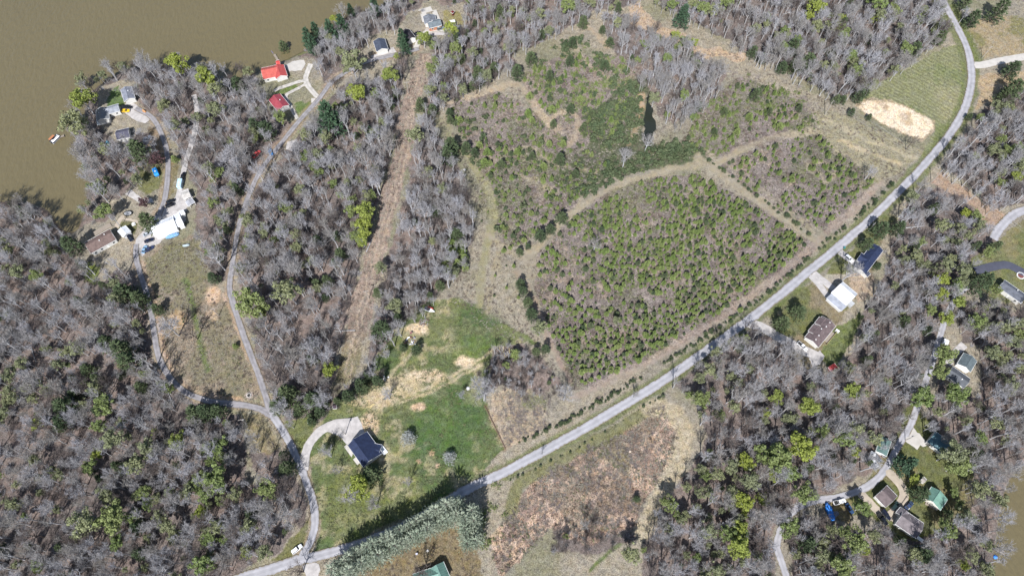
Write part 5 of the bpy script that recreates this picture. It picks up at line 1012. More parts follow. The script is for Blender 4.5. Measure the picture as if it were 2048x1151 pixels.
house('shed', 'pale open storage shelter below the rusty striped carport', 'carport', [BL((376, 399, 383, 408), (1.9, 1.9), 2.4, .4, S(200, 200, 205), WHITE, metal=True, open=True)], win=False)
h6 = house('house', 'long brown-roofed lake house with a tan walkway', 'house', [BL((171.5, 491.8, 222.3, 463.8), (3.5, 4.4), 3, 1.5, S(118, 100, 94, 1.3))], [(.5, -1), (.75, .8)])
part_box(h6, 'deck', 206, 459, 50, -28, 9, 2.6, -.5, .5, WOOD)
house('garage', 'small white-roofed garage beside the long brown lake house', 'garage', [BL((241.5, 455, 252.5, 467), (2.3, 2.3), 2.6, .7, (.66, .68, .7), (.7, .7, .7), metal=True)], win=False)
house('house', 'grey-roofed house with a driveway at the north end of the point', 'house', [BL((249.2, 173, 256.8, 196.5), (3.1, 3.0), 3, 1.4, GREYB)], [(.4, 1)])
h7 = house('house', 'grey house with two roof wings and a white deck on the point', 'house', [BL((199.5, 214, 202, 237), (3.6, 3.1), 3.2, 1.6, S(142, 144, 146, 1.4)), BL((206, 219.5, 236, 211), (2.6, 3), 3, 1.2, S(158, 162, 170, 1.4))], [(.4, -1)])
part_box(h7, 'deck', 207, 244, 30, -8, 6.5, 3.2, -.5, .6, WHITE)
house('house', 'dark-roofed cabin half hidden under bare trees on the point', 'cabin', [BL((230, 266.5, 256, 260.5), (3.2, 3.6), 2.8, 1.5, S(88, 88, 104, 1.3))])
RED1 = S(206, 104, 94, 1.4); RED2 = S(172, 82, 92, 1.4)
house('house', 'bright red-roofed house on the lake shore', 'house', [BL((522, 141, 553, 134.5), (3.8, 5.2), 3, 1.9, RED1, metal=True), BL((553.5, 128.5, 561, 151), (3.6, 3.2), 3, 1.7, S(196, 92, 88, 1.3), metal=True), BL((551.5, 124, 559, 122.3), (1.7, 1.7), 2.8, .7, S(206, 80, 76, 1.3), metal=True)], [(.6, -2)])
house('garage', 'dark red-roofed garage below the lakeside drives', 'garage', [BL((547.5, 190, 566, 212.5), (3.6, 3.9), 3, 1.5, RED2, metal=True)], [(.5, 1)])
h8 = house('house', 'slate-roofed house with an orange brick wall at the top edge', 'house', [BL((855, 46.5, 880.5, 40.2), (2.6, 3.0), 3, 1.3, S(120, 130, 136, 1.4), BRICK), BL((856.5, 27.5, 860, 43), (3.8, 3.4), 3, 1.5, S(126, 130, 138, 1.4), (.6, .58, .56))], [(.4, 1)])
part_box(h8, 'patio', 848, 33, 6, 24, 9, 3.6, -.5, .12, MATS['concrete']); part_box(h8, 'patio', 872, 31, 10, 24, 9, 3, -.5, .12, MATS['concrete']); part_box(h8, 'patio', 851, 21, 20, -6, 8, 4, -.5, .1, MATS['concrete'])
house('house', 'black-roofed cottage with a white gable below the slate-roofed house', 'cottage', [BL((810, 57.5, 823.5, 75), (2.7, 2.9), 2.9, 1.8, S(62, 58, 62, 1.2), (.8, .78, .74))])
house('house', 'blue-black-roofed house behind bare trees near the top of the strip', 'house', [BL((757, 76, 764, 97), (3.5, 3.5), 3, 1.5, S(76, 84, 100, 1.3))])
house('shed', 'small white-roofed shed with a violet side at the top edge', 'shed', [BL((899, 43.5, 910, 41.5), (1.6, 1.8), 2.5, .6, (.74, .72, .66), S(150, 110, 170))], win=False)
house('shed', 'tiny dark red shed at the top edge', 'shed', [BL((903.5, 21.5, 908, 24), (1, 1.1), 2.2, .5, S(110, 40, 40), S(110, 50, 50))], win=False)
house('house', 'teal-roofed trailer home along the wooded lane', 'trailer home', [BL((1774, 876, 1764, 906), (2.3, 2.4), 2.6, .6, S(112, 138, 134, 1.4), (.7, .7, .68), metal=True)])
house('garage', 'brown-roofed garage in the fork of the drives', 'garage', [BL((1765, 979.5, 1786, 1001.5), (3.9, 3.7), 2.9, 1.5, S(112, 100, 100, 1.3))], win=True)
h9 = house('house', 'long grey-roofed house below the brown garage', 'house', [BL((1803, 1030, 1845, 1059), (3.6, 4.0), 3, 1.7, S(124, 116, 118, 1.3)), BL((1836, 1040, 1825, 1052), (2.4, 2.4), 2.8, 1.3, S(118, 112, 116, 1.3)), BL((1813, 1020, 1804, 1031), (2.6, 2.2), 2.8, 1.3, S(118, 112, 116, 1.3))], [(.4, 1.2)])
part_box(h9, 'porch', 1825, 1067, 42, 29, 9, 1.4, -.5, .3, WHITE)
h10 = house('house', 'mint green metal-roofed house among garden trees', 'house', [BL((1881, 980.5, 1866, 1002.5), (4.6, 2.9), 3, 2.0, S(132, 172, 156, 1.45), (.74, .7, .62), metal=True)])
part_box(h10, 'deck', 1862, 1010, 15, 8, 5, 1.8, -.5, .5, WOOD)
house('house', 'teal-roofed house in tree shade beside the concrete slab', 'house', [BL((1866, 870, 1908, 904), (3.4, 3.4), 3, 1.5, S(92, 126, 136, 1.4), metal=True)])
house('garage', 'slate garage with a white gable in the woods', 'garage', [BL((1932.3, 733.5, 1945.5, 711.5), (3.4, 3.0), 3, 1.5, S(104, 116, 120, 1.4), (.8, .79, .76))], win=False)
house('house', 'slate-roofed long house beside the slate garage in the woods', 'house', [BL((1902.5, 739.5, 1938, 764.5), (3.2, 3.0), 2.9, 1.5, S(98, 102, 108, 1.4))], [(.65, -.7)])
h11 = house('house', 'slate-roofed house by the dark asphalt drive at the right edge', 'house', [BL((2007, 563.5, 2052, 595), (2.8, 3.1), 3, 1.4, S(104, 108, 118, 1.4))], [(.6, .8)])
part_box(h11, 'deck', 2020, 590, 45, 31, 12, 1.5, .1, .6, WHITE)
house('house', 'green metal-roofed house at the bottom edge of the picture', 'house', [BL((872.5, 1128.5, 886, 1160), (3.0, 2.9), 3, 1.9, S(122, 158, 146, 1.45), (.6, .58, .54), metal=True), BL((876, 1146, 828, 1162), (2.8, 3.0), 3, 1.6, S(122, 158, 146, 1.45), (.6, .58, .54), metal=True)])
house('shed', 'grey-roofed cabin at the bottom edge in the lower woods', 'cabin', [BL((1628, 1146, 1650, 1143), (2.6, 2.6), 2.8, 1.1, S(176, 180, 186, 1.4), metal=True)], win=False)
house('shed', 'tiny brown-roofed hut beside the thicket above the gravel yard', 'shed', [BL((665, 810.5, 673, 809.5), (1.3, 1.3), 2.2, .7, S(70, 56, 66), (.6, .56, .5))], win=False)
house('shed', 'small red-roofed shed at the corner of the yard below the brown-roofed house', 'shed', [BL((1664, 728.5, 1671, 737), (2, 2), 2.3, .9, S(196, 74, 72, 1.3), S(150, 70, 64), metal=True)], win=False)
house('shed', 'small roofed boat hut at the end of the dock by the red house', 'boat hut', [BL((542.5, 102, 546.5, 107), (1.3, 1.3), 2.2, .4, S(140, 130, 176), WOOD, open=True)], win=False)
house('shed', 'tan playhouse in the dark garden left of the mint green roof', 'shed', [BL((1845, 956, 1851, 962), (1.4, 1.4), 2.3, .6, S(176, 168, 160), (.5, .48, .44))], win=False)

# ------------------------------------------------------------------ vehicles
def orient(px, py, dx, dy, zab=0.0):
    x, y, z = ground_at(px, py, zab); x2, y2, _ = ground_at(px + dx, py + dy, zab); return (x, y, z + .06), math.atan2(y2 - y, x2 - x)
WHEEL = None
def wheels(o, xs_, hw, r_=.34):
    global WHEEL
    if WHEEL is None:
        t_ = MB(); t_.tube([(0, -.12, 0), (0, .12, 0)], [1, 1], RUBBER, 14); t_.face([(math.cos(a * .4488), -.12, math.sin(a * .4488)) for a in range(14)], RUBBER); t_.face([(math.cos(a * .4488), .12, math.sin(a * .4488)) for a in range(14)][::-1], RUBBER)
        m_ = MB(); m_.tube([(0, -.135, 0), (0, .135, 0)], [.58, .58], TIN, 10); m_.face([(.58 * math.cos(a * .6283), -.135, .58 * math.sin(a * .6283)) for a in range(10)], TIN); m_.face([(.58 * math.cos(a * .6283), .135, .58 * math.sin(a * .6283)) for a in range(10)][::-1], TIN)
        WHEEL = (t_.mesh('wheel'), m_.mesh('rim'))
    for x in xs_:
        for s in (-1, 1):
            w = bpy.data.objects.new('wheel', WHEEL[0]); col.objects.link(w); w.parent = o; w.location = (x, s * hw, r_); w.scale = (r_, 1, r_)
            c = bpy.data.objects.new('rim', WHEEL[1]); col.objects.link(c); c.parent = w
HL = paint((.75, .75, .72), .2, .02, 0, 0, 1, 'headlight'); TL = paint((.35, .02, .02), .3, .02, 0, 0, 1, 'tail_light')
def sec(x, hw, z0, z1, c=.16): return [(x, -hw, z0 + c), (x, -hw + c, z0), (x, hw - c, z0), (x, hw, z0 + c), (x, hw, z1 - c * .6), (x, hw - c, z1), (x, -hw + c, z1), (x, -hw, z1 - c * .6)]
def car(px, py, dx, dy, kind, c, label, sc_=1.0, group=None):
    loc, a = orient(px, py, dx, dy, .7); nm = {'sedan': ('parked_car', 'car'), 'suv': ('parked_suv', 'car'), 'pickup': ('pickup_truck', 'pickup'), 'van': ('parked_van', 'van')}[kind]
    o = thing(nm[0], label, nm[1], loc, a, group, True); o.scale = (sc_, sc_, sc_); m = paint(c, .25, .03, 0, 0, 1, 'car_paint'); b = MB(); L_ = {'sedan': 4.6, 'suv': 4.7, 'pickup': 5.5, 'van': 5.2}[kind]; h = L_ / 2
    b.loft([sec(-h, .72, .42, .82), sec(-h + .2, .86, .3, .96), sec(-h * .4, .92, .26, .98), sec(h * .35, .92, .26, .96), sec(h - .35, .86, .3, .86), sec(h, .7, .42, .74)], m); bo = b.build('body', o, False)
    x0, x1, t0, t1, zt = {'sedan': (-1.75, 1.0, -1.0, .25, 1.42), 'suv': (-2.2, .95, -1.95, .3, 1.72), 'pickup': (-.75, 1.25, -.55, .55, 1.72), 'van': (-2.5, 1.5, -2.4, .9, 1.95)}[kind]
    g = MB(); g.loft([[(x0, -.8, .93), (x0, .8, .93), (t0, .64, zt), (t0, -.64, zt)], [(x1, -.8, .93), (x1, .8, .93), (t1, .64, zt), (t1, -.64, zt)]], GLASS); g.build('windows', o)
    r_ = MB(); r_.box(t0 - .08, t1 + .08, -.68, .68, zt, zt + .06, m)
    for x, t in ((x0, t0), (x1, t1), ((x0 + x1) / 2, (t0 + t1) / 2)):
        for s in (-1, 1): r_.tube([(x, s * .81, .93), (t, s * .66, zt + .02)], [.045, .045], m, 4)
    r_.build('roof', o)
    if kind == 'pickup':
        q = MB()
        for y in (-.88, .8): q.box(-h + .12, -.8, y, y + .08, .9, 1.2, m)
        q.box(-h + .06, -h + .14, -.88, .88, .9, 1.2, m); q.box(-h + .14, -.8, -.8, .8, .985, 1.0, RUBBER); q.build('cargo_bed', o)
    for y in (-.55, .55):
        f = MB(); f.box(h - .1, h + .02, y - .17, y + .17, .6, .74, HL); f.build('headlight', o); f = MB(); f.box(-h - .02, -h + .1, y - .15, y + .15, .62, .8, TL); f.build('tail_light', o)
    wheels(o, (-h * .58, h * .6), .82, .35); _used.add(label); return o
BLK = (.012, .013, .018); WHT = (.8, .8, .8)
for a in [(594, 1097, 14, -11, 'suv', WHT, 'white suv parked beside the lane at the bottom junction'), (1604.5, 692, 14, 12, 'pickup', WHT, 'white pickup with a dark bed on the gravel drive below the brown-roofed house'), (1698, 517, 12, 11, 'suv', WHT, 'white suv on the drive of the navy L-shaped house'),
          (341.5, 402, 16, -6, 'sedan', BLK, 'upper of two black cars side by side on the gravel lot'), (340.5, 410, 18, -7, 'suv', BLK, 'lower of two black cars side by side on the gravel lot'), (298, 480.5, 14, -5, 'sedan', (.015, .02, .045), 'dark navy car parked below the long white boat shed'),
          (260, 475.5, 6, 9, 'suv', (.015, .018, .03), 'black suv in front of the small white-roofed garage'), (366, 352.5, 4, -11, 'pickup', BLK, 'black pickup hitched ahead of the pale blue camper'), (295, 467, 10, -5, 'sedan', (.35, .38, .42), 'silver car parked at the left end of the boat shed'), (289, 498.5, 4, -10, 'sedan', (.2, .32, .45), 'blue car at the bottom of the gravel lot'), (299, 497, 10, -6, 'sedan', (.03, .04, .09), 'dark blue car at the bottom of the gravel lot, next to the bank'),
          (250.7, 221.5, 14, -1, 'sedan', (.75, .46, .02), 'yellow car beside the grey house on the point'), (255.5, 214, 16, 1, 'suv', BLK, 'black car next to the yellow car on the point'), (294, 277, 10, -7, 'sedan', (.3, .36, .45), 'blue-grey car under trees below the point drive'),
          (835, 66.7, 14, -5, 'sedan', BLK, 'black car beside the black-roofed cottage'), (881, 57, 12, -4, 'suv', (.17, .20, .2), 'grey suv in front of the orange brick wall'), (1679, 1002.5, 18, -5, 'pickup', WHT, 'white pickup above the blue tarp'), (1765, 1037, 14, 18, 'pickup', BLK, 'lower of two black pickups on the fork drive'), (1771.5, 1027.5, 12, 15, 'suv', (.014, .016, .03), 'upper of two black trucks on the fork drive'),
          (1789.5, 1011, 10, -12, 'suv', (.02, .035, .035), 'dark green suv below the brown garage'), (1818, 1010, 6, -6, 'sedan', (.04, .06, .12), 'small blue car in the garden of the long grey house'), (1771, 905.5, 6, -10, 'sedan', BLK, 'black car parked against the teal-roofed trailer home'), (1754, 914, 8, 9, 'sedan', (.10, .11, .12), 'charcoal car between the white cars and the trailer home'), (1747.5, 924, 8, 10, 'suv', WHT, 'white car nearest the wooded lane below the trailer home'), (1699, 1016, 8, 12, 'sedan', (.03, .06, .13), 'dark blue car under trees right of the blue tarp'),
          (498, 322, 6, 12, 'sedan', (.015, .015, .02), 'dark car hidden in the woods beside the winding lane'), (513, 308, 8, -8, 'pickup', (.35, .06, .06), 'dark red truck in the woods beside the winding lane'), (541, 304, 3, 8, 'sedan', (.06, .2, .45), 'blue car at the edge of the winding lane')]: car(*a)

# ------------------------------------------------------------------ trailers, boats and yard things
def camper(px, py, dx, dy, L_, c, label, stripe, H_=2.6):
    loc, a = orient(px, py, dx, dy, 1.2); o = thing('camper_trailer', label, 'camper', loc, a, None, True); m = paint(c, .4, .05, 0, 0, 1, 'camper_shell'); b = MB(); h = L_ / 2
    b.loft([sec(-h, 1.0, .6, H_ - .2, .25), sec(-h + .25, 1.15, .5, H_, .2), sec(h - .4, 1.15, .5, H_, .2), sec(h, 1.0, .75, H_ - .5, .25)], m); b.build('body', o)
    b = MB(); b.box(-.4, .4, -.35, .35, H_, H_ + .25, WHITE); b.build('roof_unit', o); b = MB(); b.box(-h * .6, -h * .6 + .5, -.25, .25, H_, H_ + .1, stripe); b.build('roof_hatch', o); b = MB(); b.box(h, h + 1.2, -.06, .06, .45, .55, TIN); b.build('hitch', o)
    for s in (-1, 1):
        b = MB(); b.box(-.9, .3, min(s * 1.15, s * 1.18), max(s * 1.15, s * 1.18), 1.4, 2.0, GLASS); b.build('window', o)
    wheels(o, (-.5, .4), 1.0, .33); _used.add(label)
camper(360.5, 367.5, 3, -15, 5.6, (.42, .58, .68), 'pale blue camper trailer on the upper gravel drive', WHITE); camper(312, 344.5, 5, 12, 5.2, (.03, .26, .66), 'bright blue covered trailer on the grass beside the curved lane', BLUE, 2.2)
camper(1742.5, 912, -4, 10, 4.2, WHT, 'white enclosed trailer beside the teal-roofed trailer home', WHITE, 2.3); camper(1890.5, 684, 3, -8, 3.0, WHT, 'small white box trailer above the slate garage', WHITE, 2.2)
def tarp_boat(px, py, dx, dy, L_, W_, m, label, name='covered_boat', H_=1.3, fold=9):
    loc, a = orient(px, py, dx, dy, .6); o = thing(name, label, 'covered boat', loc, a, None, True); b = MB(); secs = []; r = random.Random(int(px)); n = fold
    for i in range(n + 1):
        t = i / n; hw = W_ / 2 * (min(1, .35 + 2.2 * t) if t < .5 else min(1, .6 + 1.6 * (1 - t))) * r.uniform(.85, 1.1); z = H_ * (.55 + .45 * math.sin(math.pi * min(1, .15 + t * .8))) * r.uniform(.85, 1.12); x = -L_ / 2 + L_ * t
        secs.append([(x, -hw, .05), (x, -hw * .95, z * .45), (x, -hw * .4, z * .86), (x, r.uniform(-.1, .1), z), (x, hw * .45, z * .84), (x, hw * .95, z * .42), (x, hw, .05)])
    b.loft(secs, m); b.build('tarp_cover', o, True); b = MB()
    for s in (-1, 1): b.box(-L_ / 2 * .9, L_ / 2 * .9, s * W_ * .2 - .05, s * W_ * .2 + .05, .02, .14, TIN)
    b.build('trailer_frame', o); b = MB()
    for i in range(5):
        x = -L_ / 2 * .75 + L_ * .75 * i / 4; b.tube([(x, -W_ / 2, .3), (x, 0, H_ * 1.0 + .06), (x, W_ / 2, .3)], [.02] * 3, WHITE, 4)
    b.build('tie_rope', o); _used.add(label)
tarp_boat(344.5, 470.5, 22, -8, 6.6, 2.3, paint(S(130, 180, 226), .6, .2, 0, .5, 2, 'tarp'), 'long boat under a pale blue cover below the white boat shed'); tarp_boat(1660, 1022, 9, 22, 7.4, 3.0, BLUE, 'long heap under a bright blue tarp beside the lower lane', 'tarp_heap', 1.7); tarp_boat(1671, 1027, 9, -4, 3, 2.2, paint(S(120, 125, 140), .6, .2, 0, .4, 2, 'tarp'), 'small grey covered heap beside the blue tarp', 'tarp_heap', 1.2); tarp_boat(215.5, 287, 4, 10, 4.6, 2.0, paint(S(130, 186, 206), .6, .2, 0, .4, 2, 'tarp'), 'pale turquoise covered boat among the trees on the point'); tarp_boat(372, 490, 14, -3, 3.4, 1.4, paint(S(190, 206, 210), .6, .2, 0, .4, 2, 'tarp'), 'small pale covered boat at the top of the dry field'); tarp_boat(288, 221.5, 8, 5, 2.6, 1.4, paint(S(210, 150, 90), .6, .2, 0, .4, 2, 'tarp'), 'small orange covered load beside the point drive')
# pontoon boat
x, y = unproj(110, 277, WATER_Z + 1); o = thing('pontoon_boat', 'white pontoon boat with an orange canopy moored at the point', 'boat', (x, y, WATER_Z), R(62)); _used.add(o['label'])
for s in (-1, 1):
    b = MB(); b.tube([(-3, s * .95, .1), (-2.6, s * .95, .1), (2.4, s * .95, .1), (3.2, s * .95, .3)], [.1, .34, .34, .05], TIN, 8, True); b.build('pontoon', o)
b = MB(); b.box(-2.9, 2.7, -1.35, 1.35, .45, .6, WHITE); b.build('deck', o); b = MB(); b.box(-2.6, 1.0, .2, 1.5, 2.3, 2.4, paint(S(206, 138, 96), .7, .1, 0, 0, 1, 'canvas')); cn = b.build('canopy', o); b = MB()
for px_ in (-2.5, .9):
    for py_ in (.3, 1.4): b.tube([(px_, py_, .6), (px_, py_, 2.3)], [.03, .03], TIN, 5)
b.build('canopy_post', cn)
for (ax, bx, ay, by) in ((-2.8, -.9, -1.3, -.7), (.8, 2.5, -1.3, -.7), (.8, 2.5, .7, 1.3)):
    b = MB(); b.box(ax, bx, ay, by, .6, 1.05, WHITE); b.build('bench', o)
b = MB()
for ax, bx, ay, by in ((-2.9, 2.7, -1.35, -1.3), (-2.9, 2.7, 1.3, 1.35), (-2.9, -2.85, -1.3, 1.3)): b.box(ax, bx, ay, by, .6, 1.25, paint(S(60, 66, 90)))
b.build('fence_panel', o); b = MB(); b.box(-3.2, -2.92, -.2, .2, -.2, 1.1, RUBBER); b.build('outboard_motor', o)
def dock(p, q, w, label, zt=WATER_Z + .6):
    ax, ay = unproj(*p, zt); bx, by = unproj(*q, zt); L_ = math.hypot(bx - ax, by - ay); o = thing('dock', label, 'dock', (ax, ay, zt), math.atan2(by - ay, bx - ax)); n = int(L_ / .32); _used.add(label)
    me = None
    for i in range(n):
        if me is None: b = MB(); b.box(0, .28, -w / 2, w / 2, -.06, 0, WOOD); me = b.mesh('plank')
        c = bpy.data.objects.new('plank', me); col.objects.link(c); c.parent = o; c.location = (i * .32, 0, rng.uniform(0, .01))
    for i in range(int(L_ / 2.5) + 1):
        for s in (-1, 1): b = MB(); b.tube([(i * 2.4 + .1, s * (w / 2 + .08), -4), (i * 2.4 + .1, s * (w / 2 + .08), .4)], [.09, .09], WOOD, 6, True); b.build('pile', o)
dock((128, 271), (117, 275), 1.4, 'short wooden gangway to the pontoon boat'); dock((556, 121), (548, 108), 1.3, 'white plank dock below the bright red house'); dock((160, 296), (170, 280), 1.6, 'small wooden landing on the shore of the point'); dock((1988, 1094), (2010, 1106), 1.6, 'wooden landing at the brown cove')
# blue float at the cove
tarp_boat(1991, 1112, 8, 4, 3.4, 2.0, BLUE, 'blue covered boat on the bank of the brown cove')
# trampoline
x, y, z = ground_at(257, 428); o = thing('trampoline', 'round trampoline with a pale mat beside the tan walkway', 'trampoline', (x, y, z)); b = MB(); b.prism([(1.9 * math.cos(a * .3927), 1.3 * math.sin(a * .3927)) for a in range(16)], .78, .8, paint(S(200, 200, 200))); b.build('jump_mat', o); b = MB(); b.tube([(2.1 * math.cos(a * .3927), 1.5 * math.sin(a * .3927), .8) for a in range(17)], [.2] * 17, RUBBER, 6); b.build('frame_ring', o)
for a in range(4): b = MB(); b.tube([(2.1 * math.cos(a * 1.571 + .7), 1.5 * math.sin(a * 1.571 + .7), -.2), (2.1 * math.cos(a * 1.571 + .7), 1.5 * math.sin(a * 1.571 + .7), .8)], [.04, .04], TIN, 5); b.build('leg', o)
# empty trailer frame in the thicket
loc, a = orient(601.5, 791.5, 20, -5, .6); o = thing('flatbed_trailer', 'empty silver trailer frame standing in the thicket above the drive', 'trailer', loc, a, None, True); b = MB()
for y_ in (-1.1, 1.1): b.box(-2.4, 2.4, y_ - .06, y_ + .06, .55, .72, WHITE)
for x_ in (-2.4, 2.28): b.box(x_, x_ + .12, -1.04, 1.04, .55, .72, WHITE)
b.build('frame', o)
for i in range(7): b = MB(); b.box(-2.1 + i * .66, -2.1 + i * .66 + .16, -1.04, 1.04, .6, .66, paint(S(120, 124, 134))); b.build('plank', o)
b = MB(); b.tube([(2.4, .8, .6), (3.5, 0, .55)], [.05, .05], TIN, 5); b.tube([(2.4, -.8, .6), (3.5, 0, .55)], [.05, .05], TIN, 5); b.build('hitch', o); wheels(o, (-.5, .4), 1.25, .34)
# piles
def pile(px, py, label, name, n, mats, L_=(1, 3), R_=1.6, dx=1, dy=0, jit=.6, cat='pile', part='plank', wd=.14):
    loc, a = orient(px, py, dx, dy); o = thing(name, label, cat, loc, a); _used.add(label)
    for i in range(n):
        b = MB(); l_ = rng.uniform(*L_); b.box(-l_ / 2, l_ / 2, -wd, wd, -.07, .07, mats[i % len(mats)]); c = b.build(part, o); c.location = (rng.gauss(0, R_ * .4), rng.gauss(0, R_ * .5), .1 + .9 * rng.random() * (1 - i / n) * R_ * .4); c.rotation_euler = (rng.uniform(-.3, .3) * jit, rng.uniform(-.3, .3) * jit, rng.gauss(0, jit))
PL = paint(S(226, 204, 150)); 
pile(744, 810.5, 'small stack of pale planks beside the thicket above the gravel yard', 'lumber_pile', 7, [PL, WOOD], (2, 3), .8, 12, -11, .1, 'lumber'); pile(1007, 705, 'pile of cut logs and yellow boards beside the brushy corner', 'log_pile', 26, [WOOD, TIN, PL, WOODP], (1.5, 4), 3.2, 14, 18, .7, 'logs', 'log', .1)
pile(846, 645, 'grey heap of brush and rubble on the bare soil patch', 'brush_pile', 40, [WOODP, BARK, WOOD, paint(S(150, 110, 110))], (.6, 2.2), 3.0, 1, 1, 1.4, 'brush pile', 'stick', .07); pile(822, 682, 'scattered heap of pale and reddish scrap beside dark cedars', 'scrap_heap', 26, [paint(S(190, 190, 205)), paint(S(150, 90, 100)), WOOD, WHITE], (.4, 1.3), 3.6, 1, 0, 1.5, 'scrap', 'scrap_board', .25); pile(770, 757, 'small heap of white scrap at the meadow edge', 'scrap_heap', 12, [WHITE, STONE], (.4, 1.1), 1.9, 1, 0, 1.5, 'scrap', 'scrap_board', .25); pile(742, 850, 'straw-coloured scatter of boards beside the gravel yard', 'scrap_heap', 10, [PL, WOOD], (.5, 1.4), 2.6, 1, 0, 1.5, 'scrap', 'scrap_board', .1); pile(668, 1008, '', 'x', 0, [WOOD])
for o_ in [o_ for o_ in col.objects if o_.name == 'x']: bpy.data.objects.remove(o_)
# scrap pile: wrecked boat and car body
loc, a = orient(859, 620, 16, 6, .5); o = thing('wrecked_boat', 'wrecked white and red boat at the corner of the meadow', 'boat', loc, a, None, True); b = MB(); b.loft([[(-2.6, -.9, .9), (-2.6, -.6, .1), (-2.6, .6, .1), (-2.6, .9, .9)], [(.5, -1.0, .95), (.5, -.6, .05), (.5, .6, .05), (.5, 1.0, .95)], [(2.8, -.15, 1.2), (2.8, -.05, .6), (2.8, .05, .6), (2.8, .15, 1.2)]], WHITE); b.build('hull', o); b = MB(); b.box(-2.4, .3, -.8, .8, .97, 1.02, paint(S(90, 96, 120))); b.build('cockpit_floor', o); b = MB(); b.box(-1.2, 1.4, .85, 1.5, .4, 1.15, paint(S(190, 70, 60))); b.build('red_panel', o); b = MB(); b.box(-.4, .1, -.7, .7, 1.02, 1.5, GLASS); b.build('windscreen', o)
# stones
def stone(px, py, r_, label, m, flat=.6):
    x, y, z = ground_at(px, py); b = MB(); rr = random.Random(int(px * 7)); rings = []
    for k in range(4):
        t = k / 3; R_ = r_ * math.cos(t * 1.35); rings.append([(R_ * math.cos(j * .7854) * rr.uniform(.85, 1.12), R_ * math.sin(j * .7854) * rr.uniform(.85, 1.12), -.25 + (r_ * flat + .25) * math.sin(t * 1.5)) for j in range(8)])
    b.loft(rings, m); o = b.build('boulder'); o.location = (x, y, z); tag(o, label, 'stone'); _used.add(label)
stone(936, 776, 1.0, 'white boulder at the top of the green lawn', paint((.62, .6, .6), .9, .1)); stone(1260, 902, .7, 'pale boulder in the middle of the bracken field', paint(S(230, 210, 190), .9, .1)); stone(929, 339, .8, 'pale boulder at the left edge of the upper field', STONE); stone(855, 1100, .7, 'pale flat stone on the brown lawn below the pine row', STONE)
# fire ring and garden ring
def ring(px, py, r_, n, label, m, fill, name):
    x, y, z = ground_at(px, py); o = thing(name, label, 'stone ring', (x, y, z)); b = MB(); b.prism([(r_ * math.cos(a * .3927), r_ * math.sin(a * .3927)) for a in range(16)], -.3, .12, fill); b.build('filling', o); me = None; _used.add(label)
    for i in range(n):
        if me is None: b = MB(); b.loft([[(-.25, -.2, -.2), (.25, -.2, -.2), (.25, .2, -.2), (-.25, .2, -.2)], [(-.2, -.15, .3), (.18, -.16, .28), (.2, .14, .3), (-.17, .15, .27)]], m); me = b.mesh('stone')
        c = bpy.data.objects.new('stone', me); col.objects.link(c); c.parent = o; a = 6.283 * i / n; c.location = (math.cos(a) * r_, math.sin(a) * r_, .05); c.rotation_euler = (0, 0, a)
ring(498, 790, .9, 10, 'stone fire ring on a pale sand circle by the lane junction', STONE, paint((.05, .045, .04)), 'fire_ring'); ring(2041, 551, 1.7, 20, 'white stone ring of red mulch inside the dark drive loop', WHITE, EARTH, 'garden_ring')
# timber edging by the fork drive
def wall_run(p, q, label, name, cat, h, t, m, seg=2.4, part='timber'):
    ax, ay, az = ground_at(*p); bx, by, bz = ground_at(*q); L_ = math.hypot(bx - ax, by - ay); o = thing(name, label, cat, (ax, ay, az), math.atan2(by - ay, bx - ax)); n = int(L_ / seg); _used.add(label)
    for i in range(n):
        b = MB(); x0 = L_ * i / n; xm = (x0 + L_ / n / 2) / L_; zz = float(height(ax + (bx - ax) * xm, ay + (by - ay) * xm)) - az; b.box(x0 + .02, x0 + L_ / n - .02, -t / 2, t / 2, zz - .4, zz + h, m); b.build(part, o)
wall_run((1813.6, 992), (1779, 1041), 'low brown timber edging along the fork drive', 'timber_edging', 'edging', .5, .3, WOOD); wall_run((970, 812), (1011, 897), 'low rusty metal edging along the right side of the green lawn', 'lawn_edging', 'edging', .45, .25, paint(S(128, 104, 90), .9, .2))
def fence(p, q, label):
    ax, ay, az = ground_at(*p); bx, by, bz = ground_at(*q); L_ = math.hypot(bx - ax, by - ay); o = thing('wire_fence', label, 'fence', (ax, ay, az), math.atan2(by - ay, bx - ax)); n = int(L_ / 4); _used.add(label); zs = [float(height(ax + (bx - ax) * i / n, ay + (by - ay) * i / n)) - az for i in range(n + 1)]
    for i in range(n + 1): b = MB(); b.tube([(L_ * i / n, 0, zs[i] - .4), (L_ * i / n, 0, zs[i] + 1.2)], [.07, .06], WOODP, 5, True); b.build('post', o)
    for hgt in (.4, .75, 1.1): b = MB(); b.tube([(L_ * i / n, .06, zs[i] + hgt) for i in range(n + 1)], [.012] * (n + 1), TIN, 3); b.build('wire', o)
fence((1704, 222), (1838, 308), 'wire fence along the lower side of the sand patch'); fence((1655, 196), (1706, 222), 'wire fence above the upper corner of the rough field')
